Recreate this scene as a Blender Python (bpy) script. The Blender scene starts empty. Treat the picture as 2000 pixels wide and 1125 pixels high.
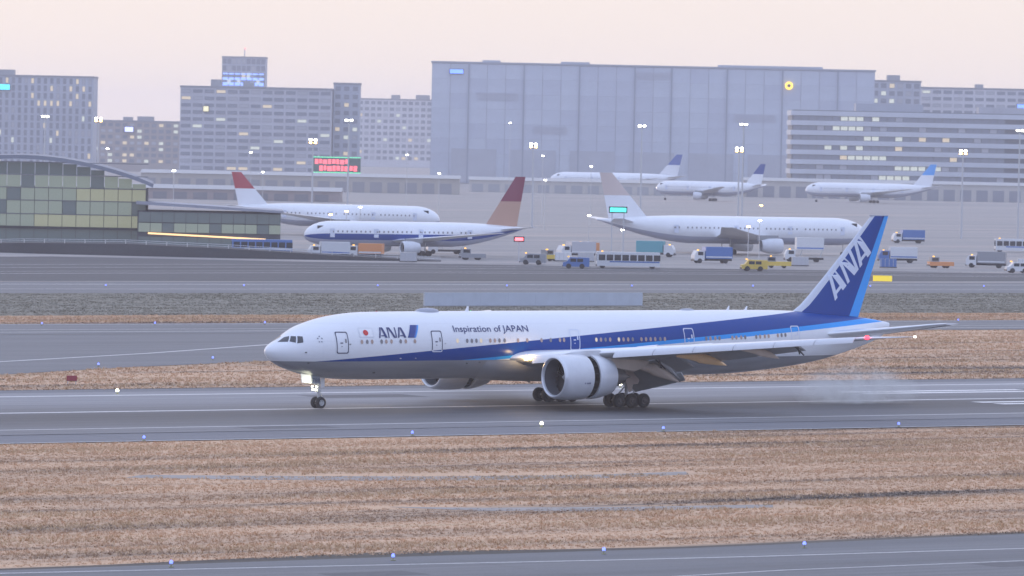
import bpy, bmesh, math, random
import numpy as np
from mathutils import Vector, Matrix, Euler
random.seed(7); RNG = np.random.default_rng(7)
R = math.radians
scene = bpy.context.scene
COL = scene.collection

# ------------------------------------------------------------------ camera
CAM = Vector((-290.37, -427.06, 25.43)); YAW = 0.64; PITCH = 0.0272; ROLL = 0.0208
F_PX = 11178.0
cd = bpy.data.cameras.new('camera'); cam = bpy.data.objects.new('camera', cd); COL.objects.link(cam)
cd.sensor_width = 36.0; cd.lens = 36.0 * F_PX / 2000.0
cd.clip_start = 1.0; cd.clip_end = 20000.0
_d = Vector((math.sin(YAW)*math.cos(PITCH), math.cos(YAW)*math.cos(PITCH), -math.sin(PITCH)))
_r = Vector((math.cos(YAW), -math.sin(YAW), 0.0)); _u = _r.cross(_d)
_r2 = _r*math.cos(ROLL) + _u*math.sin(ROLL); _u2 = -_r*math.sin(ROLL) + _u*math.cos(ROLL)
cam.matrix_world = Matrix(((_r2.x, _u2.x, -_d.x, CAM.x), (_r2.y, _u2.y, -_d.y, CAM.y), (_r2.z, _u2.z, -_d.z, CAM.z), (0, 0, 0, 1)))
cd.dof.use_dof = True; cd.dof.focus_distance = 530.0; cd.dof.aperture_fstop = 1.8
scene.camera = cam

# ------------------------------------------------------------------ sky, sun, exposure
SUN_AZ = YAW - 0.75            # the glow lies behind the far buildings, left of the view
SUN_EL = R(5.0)
w = bpy.data.worlds.new('World'); scene.world = w; w.use_nodes = True
nt = w.node_tree; nt.nodes.clear()
out = nt.nodes.new('ShaderNodeOutputWorld'); bg = nt.nodes.new('ShaderNodeBackground')
sky = nt.nodes.new('ShaderNodeTexSky'); sky.sky_type = 'NISHITA'; sky.sun_disc = False
sky.sun_elevation = SUN_EL; sky.sun_rotation = SUN_AZ; sky.altitude = 10
sky.air_density = 1.0; sky.dust_density = 1.0; sky.ozone_density = 3.0
SKY_STRENGTH = 0.11
# thin high dusk overcast that evens the clear sky out: pale pink low over the glow, blue overhead and behind
tc = nt.nodes.new('ShaderNodeTexCoord'); sep = nt.nodes.new('ShaderNodeSeparateXYZ')
nt.links.new(tc.outputs['Generated'], sep.inputs[0])
def wmath(op, a, b=None):
    n = nt.nodes.new('ShaderNodeMath'); n.operation = op
    for i, v in enumerate((a, b)):
        if v is None: continue
        if isinstance(v, (int, float)): n.inputs[i].default_value = v
        else: nt.links.new(v, n.inputs[i])
    return n.outputs[0]
dotg = wmath('ADD', wmath('MULTIPLY', sep.outputs[0], math.sin(YAW-0.2)), wmath('MULTIPLY', sep.outputs[1], math.cos(YAW-0.2)))
fac_t = wmath('ADD', wmath('MULTIPLY', dotg, 0.5), 0.5)
rz = nt.nodes.new('ShaderNodeValToRGB')      # towards the glow
rz.color_ramp.elements[0].position = 0.0; rz.color_ramp.elements[0].color = (1.08, 0.945, 0.88, 1)
rz.color_ramp.elements[1].position = 1.0; rz.color_ramp.elements[1].color = (0.90, 1.10, 1.62, 1)
e = rz.color_ramp.elements.new(0.10); e.color = (1.07, 0.955, 0.905, 1)
e = rz.color_ramp.elements.new(0.45); e.color = (1.02, 1.06, 1.30, 1)
rb = nt.nodes.new('ShaderNodeValToRGB')      # away from the glow
rb.color_ramp.elements[0].position = 0.0; rb.color_ramp.elements[0].color = (0.70, 0.82, 1.25, 1)
rb.color_ramp.elements[1].position = 1.0; rb.color_ramp.elements[1].color = (0.90, 1.10, 1.62, 1)
nt.links.new(sep.outputs[2], rz.inputs[0]); nt.links.new(sep.outputs[2], rb.inputs[0])
mxa = nt.nodes.new('ShaderNodeMix'); mxa.data_type = 'RGBA'
nt.links.new(fac_t, mxa.inputs[0]); nt.links.new(rb.outputs[0], mxa.inputs[6]); nt.links.new(rz.outputs[0], mxa.inputs[7])
sc_ = nt.nodes.new('ShaderNodeVectorMath'); sc_.operation = 'SCALE'; sc_.inputs[3].default_value = 1.0/SKY_STRENGTH
nt.links.new(mxa.outputs[2], sc_.inputs[0])
mxs = nt.nodes.new('ShaderNodeMix'); mxs.data_type = 'RGBA'; mxs.inputs[0].default_value = 0.85
nt.links.new(sky.outputs[0], mxs.inputs[6]); nt.links.new(sc_.outputs[0], mxs.inputs[7])
nt.links.new(mxs.outputs[2], bg.inputs[0]); bg.inputs[1].default_value = SKY_STRENGTH
nt.links.new(bg.outputs[0], out.inputs[0])

sd = bpy.data.lights.new('sun', 'SUN'); sun = bpy.data.objects.new('sun', sd); COL.objects.link(sun)
sd.energy = 0.9; sd.angle = R(12); sd.color = (1.0, 0.80, 0.68)
_sv = Vector((math.sin(SUN_AZ)*math.cos(SUN_EL), math.cos(SUN_AZ)*math.cos(SUN_EL), math.sin(SUN_EL)))
sun.rotation_euler = (-_sv).to_track_quat('-Z', 'Y').to_euler(); sun.location = (0, 0, 300)
vs = scene.view_settings; vs.view_transform = 'Standard'; vs.look = 'None'; vs.gamma = 1.0; vs.use_curve_mapping = False
vs.exposure = 0.07
scene.render.engine = 'CYCLES'
scene.cycles.max_bounces = 6; scene.cycles.diffuse_bounces = 3; scene.cycles.glossy_bounces = 3
scene.cycles.transmission_bounces = 3; scene.cycles.volume_bounces = 1; scene.cycles.transparent_max_bounces = 8
scene.cycles.use_denoising = True

# ------------------------------------------------------------------ helpers
MATS = {}
def mat(name, col, rough=0.6, metal=0.0, coat=0.0, var=0.0, vscale=1.0, stretch=(1, 1, 1), emit=None, es=0.0, bump=0.0, bscale=20.0, col2=None, spec=0.5, lo=0.35, hi=0.65):
    if name in MATS: return MATS[name]
    m = bpy.data.materials.new(name); m.use_nodes = True; t = m.node_tree; b = t.nodes['Principled BSDF']
    b.inputs['Base Color'].default_value = (*col, 1); b.inputs['Roughness'].default_value = rough
    b.inputs['Metallic'].default_value = metal; b.inputs['Specular IOR Level'].default_value = spec
    b.inputs['Coat Weight'].default_value = coat; b.inputs['Coat Roughness'].default_value = 0.08
    if emit: b.inputs['Emission Color'].default_value = (*emit, 1); b.inputs['Emission Strength'].default_value = es
    if var or bump or col2:
        tcn = t.nodes.new('ShaderNodeTexCoord'); mp = t.nodes.new('ShaderNodeMapping'); mp.inputs['Scale'].default_value = stretch
        t.links.new(tcn.outputs['Object'], mp.inputs[0])
        n = t.nodes.new('ShaderNodeTexNoise'); n.inputs['Scale'].default_value = vscale; n.inputs['Detail'].default_value = 6; n.inputs['Roughness'].default_value = 0.6
        t.links.new(mp.outputs[0], n.inputs[0])
        r = t.nodes.new('ShaderNodeValToRGB'); r.color_ramp.elements[0].position = lo; r.color_ramp.elements[1].position = hi
        c2 = col2 if col2 else tuple(min(1, c*(1+var)) for c in col)
        c1 = col if col2 else tuple(c*(1-var) for c in col)
        r.color_ramp.elements[0].color = (*c1, 1); r.color_ramp.elements[1].color = (*c2, 1)
        t.links.new(n.outputs[0], r.inputs[0]); t.links.new(r.outputs[0], b.inputs['Base Color'])
        if bump:
            n2 = t.nodes.new('ShaderNodeTexNoise'); n2.inputs['Scale'].default_value = bscale; n2.inputs['Detail'].default_value = 4
            t.links.new(mp.outputs[0], n2.inputs[0])
            bp = t.nodes.new('ShaderNodeBump'); bp.inputs['Strength'].default_value = bump; bp.inputs['Distance'].default_value = 0.05
            t.links.new(n2.outputs[0], bp.inputs['Height']); t.links.new(bp.outputs[0], b.inputs['Normal'])
    MATS[name] = m; return m

class MB:
    def __init__(s): s.v = []; s.f = []; s.m = []
    def add(s, vs, fs, mi=0):
        o = len(s.v); s.v += [tuple(a) for a in vs]; s.f += [tuple(i+o for i in f) for f in fs]; s.m += [mi]*len(fs); return s
    def box(s, x0, x1, y0, y1, z0, z1, mi=0):
        return s.add([(x0,y0,z0),(x1,y0,z0),(x1,y1,z0),(x0,y1,z0),(x0,y0,z1),(x1,y0,z1),(x1,y1,z1),(x0,y1,z1)],
                     [(0,3,2,1),(4,5,6,7),(0,1,5,4),(1,2,6,5),(2,3,7,6),(3,0,4,7)], mi)
    def tube(s, a, b, r0, r1=None, n=10, mi=0, caps=True):
        a = Vector(a); b = Vector(b); r1 = r0 if r1 is None else r1
        d = (b-a).normalized(); h = Vector((0,0,1)) if abs(d.z) < .9 else Vector((1,0,0))
        u = d.cross(h).normalized(); w_ = d.cross(u)
        vs = []
        for c, r in ((a, r0), (b, r1)):
            for i in range(n):
                t = 2*math.pi*i/n; vs.append(c + (u*math.cos(t) + w_*math.sin(t))*r)
        fs = [(i, (i+1) % n, n+(i+1) % n, n+i) for i in range(n)]
        if caps: fs += [tuple(range(n-1, -1, -1)), tuple(range(n, 2*n))]
        return s.add(vs, fs, mi)
    def rings(s, rings, mi=0, cap=True, closed=True, mis=None):
        n = len(rings[0]); o = len(s.v)
        for r in rings: s.v += [tuple(p) for p in r]
        for k in range(len(rings)-1):
            for i in range(n if closed else n-1):
                j = (i+1) % n
                s.f.append((o+k*n+i, o+k*n+j, o+(k+1)*n+j, o+(k+1)*n+i)); s.m.append(mis(k, i) if mis else mi)
        if cap and closed:
            s.f.append(tuple(o+i for i in range(n-1, -1, -1))); s.m.append(mi)
            s.f.append(tuple(o+(len(rings)-1)*n+i for i in range(n))); s.m.append(mi)
        return s
    def lathe_x(s, prof, cx, cy, cz, n=32, mi=0, cap=False, mis=None):
        """prof: list of (x, r) about an axis along X"""
        return s.rings([[(cx+x, cy+r*math.cos(2*math.pi*i/n), cz+r*math.sin(2*math.pi*i/n)) for i in range(n)] for x, r in prof], mi, cap, True, mis)
    def mesh(s, name, mats, smooth=False, fix=True):
        me = bpy.data.meshes.new(name); me.from_pydata(s.v, [], s.f)
        for m in (mats if isinstance(mats, (list, tuple)) else [mats]): me.materials.append(m)
        me.polygons.foreach_set('material_index', s.m)
        if fix:
            bm = bmesh.new(); bm.from_mesh(me); bmesh.ops.remove_doubles(bm, verts=bm.verts, dist=1e-5)
            bmesh.ops.recalc_face_normals(bm, faces=bm.faces); bm.to_mesh(me); bm.free()
        if smooth:
            me.polygons.foreach_set('use_smooth', [True]*len(me.polygons))
            me.set_sharp_from_angle(angle=R(smooth if smooth > 1 else 35))
        me.update(); return me
    def build(s, name, mats, parent=None, smooth=False, label=None):
        return link(name, s.mesh(name, mats, smooth), parent, label)

def link(name, data, parent=None, label=None, loc=None, rot=None):
    o = bpy.data.objects.new(name, data); COL.objects.link(o)
    if parent is not None: o.parent = parent
    if loc is not None: o.location = loc
    if rot is not None: o.rotation_euler = rot
    if label: o['label'] = label
    return o
def tag(o, label, cat, group=None):
    o['label'] = label; o['category'] = cat
    if group: o['group'] = group
    return o
def thing(name, label, cat, loc=(0, 0, 0), rz=0.0, group=None):
    return tag(link(name, None, None, None, loc, (0, 0, rz)), label, cat, group)
def struct(o): o['kind'] = 'structure'; return o
def stuff(o): o['kind'] = 'stuff'; return o
def copy_tree(o, parent=None):
    c = o.copy(); COL.objects.link(c); c.parent = parent
    for ch in list(o.children): copy_tree(ch, c)
    return c
def at(D, L, z=0.0):
    """a place given by its distance in front of the viewing terrace and its offset to the right of the line of sight"""
    return Vector((CAM.x + D*math.sin(YAW) + L*math.cos(YAW), CAM.y + D*math.cos(YAW) - L*math.sin(YAW), z))
def pchip(xs, ys):
    n = len(xs); h = [xs[i+1]-xs[i] for i in range(n-1)]; dl = [(ys[i+1]-ys[i])/h[i] for i in range(n-1)]
    m = [0.0]*n; m[0] = dl[0]; m[-1] = dl[-1]
    for i in range(1, n-1):
        if dl[i-1]*dl[i] > 0:
            w1 = 2*h[i]+h[i-1]; w2 = h[i]+2*h[i-1]; m[i] = (w1+w2)/(w1/dl[i-1]+w2/dl[i])
    def f(x):
        if x <= xs[0]: return ys[0]
        if x >= xs[-1]: return ys[-1]
        i = 0
        while xs[i+1] < x: i += 1
        t = (x-xs[i])/h[i]
        return ((1+2*t)*(1-t)**2*ys[i] + t*(1-t)**2*h[i]*m[i] + t*t*(3-2*t)*ys[i+1] + t*t*(t-1)*h[i]*m[i+1])
    return f

# ------------------------------------------------------------------ setting: ground, runway, taxiways, grass
def ground_mat(name, cols, scale, stretch, rough=0.85, fine=3.0, fine_amt=0.25, bump=0.3, bands=None, jit=0.0, streak=0.0):
    """cols: list of (pos, colour); broad noise stretched along the mowing / paving direction plus fine grain"""
    m = bpy.data.materials.new(name); m.use_nodes = True; t = m.node_tree; b = t.nodes['Principled BSDF']
    b.inputs['Roughness'].default_value = rough; b.inputs['Specular IOR Level'].default_value = 0.3
    tcn = t.nodes.new('ShaderNodeTexCoord'); mp = t.nodes.new('ShaderNodeMapping'); mp.inputs['Scale'].default_value = stretch
    t.links.new(tcn.outputs['Object'], mp.inputs[0])
    n = t.nodes.new('ShaderNodeTexNoise'); n.inputs['Scale'].default_value = scale; n.inputs['Detail'].default_value = 7; n.inputs['Roughness'].default_value = 0.62
    t.links.new(mp.outputs[0], n.inputs[0])
    r = t.nodes.new('ShaderNodeValToRGB'); el = r.color_ramp.elements
    el[0].position = cols[0][0]; el[0].color = (*cols[0][1], 1); el[1].position = cols[-1][0]; el[1].color = (*cols[-1][1], 1)
    for p_, c_ in cols[1:-1]: e_ = el.new(p_); e_.color = (*c_, 1)
    t.links.new(n.outputs[0], r.inputs[0])
    n2 = t.nodes.new('ShaderNodeTexNoise'); n2.inputs['Scale'].default_value = fine; n2.inputs['Detail'].default_value = 5; n2.inputs['Roughness'].default_value = 0.7
    t.links.new(tcn.outputs['Object'], n2.inputs[0])
    mr = t.nodes.new('ShaderNodeMapRange'); mr.inputs[1].default_value = 0.3; mr.inputs[2].default_value = 0.7
    mr.inputs[3].default_value = 1-fine_amt; mr.inputs[4].default_value = 1+fine_amt
    t.links.new(n2.outputs[0], mr.inputs[0])
    mul = t.nodes.new('ShaderNodeVectorMath'); mul.operation = 'SCALE'
    t.links.new(r.outputs[0], mul.inputs[0]); t.links.new(mr.outputs[0], mul.inputs[3])
    last = mul.outputs[0]
    if bands:                      # lanes of different age / rubber across the pavement (local Y)
        sp = t.nodes.new('ShaderNodeSeparateXYZ'); t.links.new(tcn.outputs['Object'], sp.inputs[0])
        ad = t.nodes.new('ShaderNodeMath'); ad.operation = 'MULTIPLY_ADD'; ad.inputs[1].default_value = jit; 
        t.links.new(n.outputs[0], ad.inputs[0]); t.links.new(sp.outputs[1], ad.inputs[2])
        y0, y1 = bands[0][0], bands[-1][0]
        mrb = t.nodes.new('ShaderNodeMapRange'); mrb.inputs[1].default_value = y0; mrb.inputs[2].default_value = y1
        t.links.new(ad.outputs[0], mrb.inputs[0])
        rr = t.nodes.new('ShaderNodeValToRGB'); ee = rr.color_ramp.elements
        ee[0].position = 0; ee[0].color = (*(bands[0][1],)*3, 1); ee[1].position = 1; ee[1].color = (*(bands[-1][1],)*3, 1)
        for yy, vv in bands[1:-1]:
            q = ee.new((yy-y0)/(y1-y0)); q.color = (vv, vv, vv, 1)
        t.links.new(mrb.outputs[0], rr.inputs[0])
        mm = t.nodes.new('ShaderNodeVectorMath'); mm.operation = 'MULTIPLY'
        t.links.new(last, mm.inputs[0]); t.links.new(rr.outputs[0], mm.inputs[1]); last = mm.outputs[0]
    if streak:                     # long thin tyre and rubber streaks along the rolling direction
        mp3 = t.nodes.new('ShaderNodeMapping'); mp3.inputs['Scale'].default_value = (0.012, 1.1, 1); t.links.new(tcn.outputs['Object'], mp3.inputs[0])
        n3 = t.nodes.new('ShaderNodeTexNoise'); n3.inputs['Scale'].default_value = 1.6; n3.inputs['Detail'].default_value = 5; n3.inputs['Roughness'].default_value = 0.7; t.links.new(mp3.outputs[0], n3.inputs[0])
        m3 = t.nodes.new('ShaderNodeMapRange'); m3.inputs[1].default_value = 0.35; m3.inputs[2].default_value = 0.65; m3.inputs[3].default_value = 1-streak; m3.inputs[4].default_value = 1+streak*.6; t.links.new(n3.outputs[0], m3.inputs[0])
        ms = t.nodes.new('ShaderNodeVectorMath'); ms.operation = 'SCALE'; t.links.new(last, ms.inputs[0]); t.links.new(m3.outputs[0], ms.inputs[3]); last = ms.outputs[0]
    t.links.new(last, b.inputs['Base Color'])
    if bump:
        bp = t.nodes.new('ShaderNodeBump'); bp.inputs['Strength'].default_value = bump; bp.inputs['Distance'].default_value = 0.06
        t.links.new(n2.outputs[0], bp.inputs['Height']); t.links.new(bp.outputs[0], b.inputs['Normal'])
    return m
DRY = ground_mat('dry_grass_ground', [(0.35, (0.16, 0.125, 0.10)), (0.41, (0.36, 0.25, 0.17)), (0.48, (0.55, 0.365, 0.233)), (0.60, (0.66, 0.43, 0.266)), (0.72, (0.52, 0.375, 0.23))], 0.16, (0.07, 0.8, 1), fine=5, fine_amt=0.2, bump=0.4)
GREEN = ground_mat('dull_green_grass_ground', [(0.3, (0.18, 0.17, 0.135)), (0.6, (0.25, 0.23, 0.18))], 0.12, (0.05, 0.8, 1), fine=4, fine_amt=0.12, bump=0.2)
RUN = ground_mat('runway_asphalt', [(0.3, (0.165, 0.166, 0.176)), (0.7, (0.215, 0.214, 0.226))], 0.25, (0.03, 1, 1), rough=0.62, fine=9, fine_amt=0.16, bump=0.12,
                 bands=[(-32, 1.05), (-25, 0.92), (-16, 0.60), (-7, 0.42), (-1.6, 0.46), (1.5, 0.80), (6, 0.85), (14, 1.25), (24, 1.4), (32, 1.3)], jit=3.0, streak=0.32)
SHOULD = ground_mat('shoulder_asphalt', [(0.3, (0.15, 0.152, 0.165)), (0.7, (0.20, 0.20, 0.215))], 0.3, (0.05, 1, 1), rough=0.75, fine=8, fine_amt=0.15, bump=0.12, streak=0.14)
TAXI = ground_mat('taxiway_asphalt', [(0.3, (0.135, 0.137, 0.145)), (0.7, (0.19, 0.19, 0.195))], 0.18, (0.06, 1, 1), rough=0.7, fine=7, fine_amt=0.16, bump=0.12, streak=0.18)
DARKAS = ground_mat('dark_asphalt', [(0.3, (0.045, 0.048, 0.055)), (0.7, (0.075, 0.077, 0.085))], 0.1, (0.1, 0.6, 1), rough=0.7, fine=4, fine_amt=0.2, bump=0.1)
APRON = ground_mat('apron_concrete', [(0.3, (0.22, 0.21, 0.205)), (0.5, (0.31, 0.29, 0.275)), (0.7, (0.42, 0.35, 0.30))], 0.05, (0.12, 1, 1), rough=0.8, fine=2, fine_amt=0.12, bump=0.1)
PAINTW = mat('white_road_paint', (0.72, 0.70, 0.68), 0.6, var=0.14, vscale=1.5)
PAINTY = mat('yellow_road_paint', (0.62, 0.50, 0.22), 0.6, var=0.15, vscale=1.5)
WET = mat('wet_pavement', (0.25, 0.225, 0.215), 0.5, var=0.2, vscale=0.4, spec=0.4)

def sheet(name, pts, z, m, parent=None):
    b = MB(); b.add([(x, y, z) for x, y in pts], [tuple(range(len(pts)))])
    o = b.build(name, m, parent)
    if o.data.polygons[0].normal.z < 0: o.data.flip_normals()
    return o
def rect(name, x0, x1, y0, y1, z, m): return struct(sheet(name, [(x0, y0), (x1, y0), (x1, y1), (x0, y1)], z, m))
def ribbon(pts, wd):
    L_, R_ = [], []
    for i, p in enumerate(pts):
        a = Vector(pts[max(i-1, 0)]); c = Vector(pts[min(i+1, len(pts)-1)]); d = (c-a).normalized(); n = Vector((-d.y, d.x))
        wi = wd[i] if isinstance(wd, (list, tuple)) else wd
        L_.append(tuple(Vector(p)+n*wi/2)); R_.append(tuple(Vector(p)-n*wi/2))
    return L_ + R_[::-1]
def ribbon_mesh(name, pts, wd, z, m, parent=None):
    b = MB(); q = ribbon(pts, wd); n = len(pts)
    b.add([(x, y, z) for x, y in q], [(i, i+1, 2*n-2-i, 2*n-1-i) for i in range(n-1)])
    o = b.build(name, m, parent)
    if o.data.polygons[0].normal.z < 0: o.data.flip_normals()
    return o

ground = rect('ground', -2500, 6000, -900, 7000, -0.09, DRY)
runway_shoulder = rect('runway_shoulder', -1500, 2500, -40.5, 36, -0.03, SHOULD)
runway = rect('runway', -1500, 2500, -30.5, 30.5, 0.0, RUN)
# markings are children of the runway
def mark(name, x0, x1, y0, y1, parent, m=PAINTW, z=0.006): return sheet(name, [(x0, y0), (x1, y0), (x1, y1), (x0, y1)], z, m, parent)
mark('centre_line', -400, 600, -0.95, -0.05, runway)
mark('edge_line', -600, 900, 24.6, 25.5, runway)
mark('edge_line', -600, 900, -24.2, -23.75, runway)
mark('shoulder_line', -600, 900, -40.3, -39.95, runway_shoulder, PAINTW, -0.024)
for x0, y0 in ((80, 10.4), (80, -6.9)):
    mark('touchdown_mark', x0, x0+24, y0, y0+1.8, runway)
for x0, y0 in ((80, 13.6), (80, -10.1), (140, 10.4), (140, -6.9)):
    mark('touchdown_mark', x0, x0+24, y0, y0+1.8, runway)
# near taxiway along the bottom of the view
near_taxiway = struct(sheet('near_taxiway', [(-700, -152.5), (-140, -150.0), (-95, -149.6), (-70, -150.5), (-50, -149.0), (-30, -147.6), (60, -146), (500, -142), (500, -215), (-700, -215)], -0.03, TAXI))
ribbon_mesh('guide_line', [(-500, -149.0), (-121, -151.6), (-101, -154.0), (-81, -156.6), (-70, -157.6), (-40, -159.0), (300, -171)], 0.28, -0.024, PAINTW, near_taxiway)
ribbon_mesh('guide_line', [(-110, -171.5), (-88, -168.4), (-76, -166.7), (-57, -166.4), (300, -160)], 0.22, -0.024, PAINTW, near_taxiway)
# rapid exit and parallel taxiways behind the runway
exit_taxiway = struct(sheet('exit_taxiway', [(-500, 36.2), (-60, 36.2), (12.7, 66), (36.4, 78.6), (59.6, 88.5), (100, 112), (140, 140), (165, 158.2), (-500, 158.2)], -0.05, TAXI))
ribbon_mesh('guide_line', [(-170, -27), (28.9, 92.4), (58, 108.6), (86.9, 127.6), (118, 146), (150, 160), (200, 168)], 0.55, -0.044, PAINTW, exit_taxiway)
parallel_taxiway = rect('parallel_taxiway', -1200, 2500, 158, 189, -0.03, TAXI)
mark('guide_line', -600, 1200, 164.6, 165.1, parallel_taxiway, PAINTW, -0.024)
mark('guide_line', -600, 1200, 171.2, 171.6, parallel_taxiway, PAINTW, -0.024)
mark('guide_line', -600, 1200, 186.0, 186.4, parallel_taxiway, PAINTW, -0.024)
verge = rect('grass_verge', -1500, 2500, 216, 302, -0.05, GREEN)
outer_taxiway = rect('outer_taxiway', -1200, 2500, 300, 352, -0.03, TAXI)
mark('guide_line', -600, 1500, 318, 318.6, outer_taxiway, PAINTW, -0.024)
mark('guide_line', -600, 1500, 340, 340.9, outer_taxiway, PAINTW, -0.024)
apron = struct(sheet('apron', [(-1500, 353), (3500, 353), (5000, 4500), (-1500, 4500)], -0.04, APRON))
# dark service apron sweeping round the pier at the left
service_road = struct(sheet('service_road', [(-200, 356), (160, 356), (330, 358), (420, 362), (520, 380), (430, 420), (330, 470), (290, 500), (200, 470), (60, 420), (-200, 400)], -0.02, DARKAS))
for k, (o_, wd_) in enumerate(((0, .7), (9, .5), (26, .6), (40, .6))):
    ribbon_mesh('guide_line', [(-100, 372+o_), (150, 384+o_), (230, 396+o_*1.2), (300, 404+o_*1.2), (380, 398+o_), (480, 378+o_)], wd_, -0.014, PAINTW, service_road)
# apron slab joints and stand lines
for k in range(9):
    yy = 420 + k*38
    mark('slab_joint', 120, 1600, yy, yy+0.9, apron, mat('joint_sealant', (0.10, 0.10, 0.10), 0.8), -0.034)
SEAL = mat('crack_sealant', (0.05, 0.05, 0.055), 0.5)
for yy in (-22.3, -15, -7.5, 7.6, 15.1, 22.4): mark('seam', -200, 320, yy, yy+.07, runway, SEAL, 0.004)
for k in range(14):
    xx = -150+15*k; ribbon_mesh('seam', [(xx, -200), (xx+.3, -175), (xx-.2, -160), (xx+.1, -152.8)], .07, -0.026, SEAL, near_taxiway)
for yy in (-158.5, -164, -173): ribbon_mesh('seam', [(-200+20*k, yy+random.uniform(-.12, .12)) for k in range(18)], .08, -0.026, SEAL, near_taxiway)
for k in range(16):
    xx = -90+17*k; ribbon_mesh('seam', [(xx, -40.4), (xx+.25, -36), (xx-.1, -30.6)], .07, -0.026, SEAL, runway_shoulder)
for x0, y0, lx, ly in ((-20, -28, 9, 3.5), (34, -18, 14, 4), (96, 12, 11, 4), (-70, -26, 8, 4), (18, 16, 12, 5), (-104, -161.5, 6, 3), (-62, -170, 9, 3)):
    mark('patch', x0, x0+lx, y0, y0+ly, runway if y0 > -100 else near_taxiway, mat('asphalt_patch', (.10, .10, .108), .75, var=.15, vscale=1.5), 0.0035 if y0 > -100 else -0.027)
# shallow wet hollows in the near field
for pts in ([(-63, -77), (-56, -80.5), (-44, -85), (-30, -87.5), (-20, -86.5), (-22, -89.5), (-34, -91.5), (-47, -89.5), (-58, -84.5), (-66, -79.5)],
            [(-66, -112), (-60, -115), (-48, -118), (-38, -119), (-40, -121.5), (-52, -121), (-62, -117.5)]):
    struct(sheet('wet_hollow', pts, -0.075, WET))

EDGE = ground_mat('dark_soil_margin', [(0.3, (0.06, 0.055, 0.05)), (0.7, (0.13, 0.11, 0.085))], 0.3, (0.1, 1, 1), fine=4, fine_amt=0.3, bump=0.4)
struct(ribbon_mesh('soil_margin', [(-700, -151.9), (-140, -149.3), (-112, -148.9), (-100, -148.2), (-88, -147.6), (-80, -148.7), (-70, -149.7), (-50, -148.3), (-30, -147.0), (60, -145.2), (300, -143)], [1.6, 1.8, 1.9, 3.2, 4.2, 2.4, 1.7, 2.2, 2.6, 2.0, 2.0], -0.082, EDGE))
struct(ribbon_mesh('soil_margin', [(-600, 36.5), (-20, 36.6), (40, 37.0), (120, 36.6), (900, 36.5)], [1.6, 2.6, 3.4, 2.2, 1.6], -0.082, EDGE))
def grass_mesh(name, x0, x1, y0, y1, n, h, wd, mats, keep=None, z=-0.09, label=None, cat='grass'):
    xs = RNG.uniform(x0, x1, n); ys = RNG.uniform(y0, y1, n)
    if keep is not None:
        k = keep(xs, ys); xs, ys = xs[k], ys[k]
    n = len(xs)
    # clumps: height follows a slow field so that the sward is uneven
    fld = 0.5+0.25*np.sin(xs*0.11+1.3*np.sin(ys*0.23))+0.25*np.sin(ys*0.61+0.7*np.sin(xs*0.07))
    hh = h*(0.35+0.9*fld)*RNG.uniform(0.6, 1.25, n); ww = wd*RNG.uniform(0.6, 1.3, n)
    B = 4; V = np.zeros((n, B, 3, 3)); an = RNG.uniform(0, 2*np.pi, (n, B))
    lean = RNG.uniform(0.3, 1.6, (n, B)); la = RNG.uniform(0, 2*np.pi, (n, B))
    ox = RNG.uniform(-1, 1, (n, B))*ww[:, None]*1.4; oy = RNG.uniform(-1, 1, (n, B))*ww[:, None]*1.4
    bx = xs[:, None]+ox; by = ys[:, None]+oy
    V[..., 0, 0] = bx-np.cos(an)*ww[:, None]*.5; V[..., 0, 1] = by-np.sin(an)*ww[:, None]*.5; V[..., 0, 2] = z-0.01
    V[..., 1, 0] = bx+np.cos(an)*ww[:, None]*.5; V[..., 1, 1] = by+np.sin(an)*ww[:, None]*.5; V[..., 1, 2] = z-0.01
    V[..., 2, 0] = bx+np.cos(la)*lean*hh[:, None]; V[..., 2, 1] = by+np.sin(la)*lean*hh[:, None]; V[..., 2, 2] = z+hh[:, None]*RNG.uniform(.6, 1, (n, B))
    V = V.reshape(-1, 3); nt_ = n*B
    me = bpy.data.meshes.new(name); me.vertices.add(len(V)); me.vertices.foreach_set('co', V.ravel())
    me.loops.add(nt_*3); me.loops.foreach_set('vertex_index', np.arange(nt_*3, dtype=np.int32))
    me.polygons.add(nt_); me.polygons.foreach_set('loop_start', np.arange(0, nt_*3, 3, dtype=np.int32))
    mi = (fld*len(mats)*0.7+RNG.uniform(0, len(mats)*0.45, n)).astype(np.int32).clip(0, len(mats)-1)
    for m in mats: me.materials.append(m)
    me.polygons.foreach_set('material_index', np.repeat(mi, B)); me.update(); me.validate()
    o = stuff(link(name, me)); o['label'] = label; o['category'] = cat
    return o
GM = [DRY, DRY, DRY, mat('straw', (0.56, 0.39, 0.235), 0.9)]
def k_field(xs, ys):                 # keep to the part of the field the terrace can see
    dx = xs-CAM.x; dy = ys-CAM.y; D = dx*math.sin(YAW)+dy*math.cos(YAW); L_ = dx*math.cos(YAW)-dy*math.sin(YAW)
    return np.abs(L_) < D*0.105
def k_near(xs, ys):
    k = k_field(xs, ys)
    j = RNG.uniform(.25, 1.3, len(xs))
    k &= ~((np.abs(ys+84+0.22*(xs+40)) < 3.2*j) & (xs > -66) & (xs < -19)) & ~((np.abs(ys+117+0.3*(xs+52)) < 2.4*j) & (xs > -68) & (xs < -36))
    return k
def k_exit(xs, ys):                  # not on the exit taxiway
    edge = np.interp(xs, [-60, 12.7, 36.4, 59.6, 100, 140, 165, 166], [36.2, 66, 78.6, 88.5, 112, 140, 158, 900])
    return k_field(xs, ys) & (ys < edge-.3)
grass_mesh('dry_grass', -135, 75, -147.5, -41.2, 140000, 0.19, 0.10, GM, k_near, label='dry brown grass field between the runway and the near taxiway')
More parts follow.
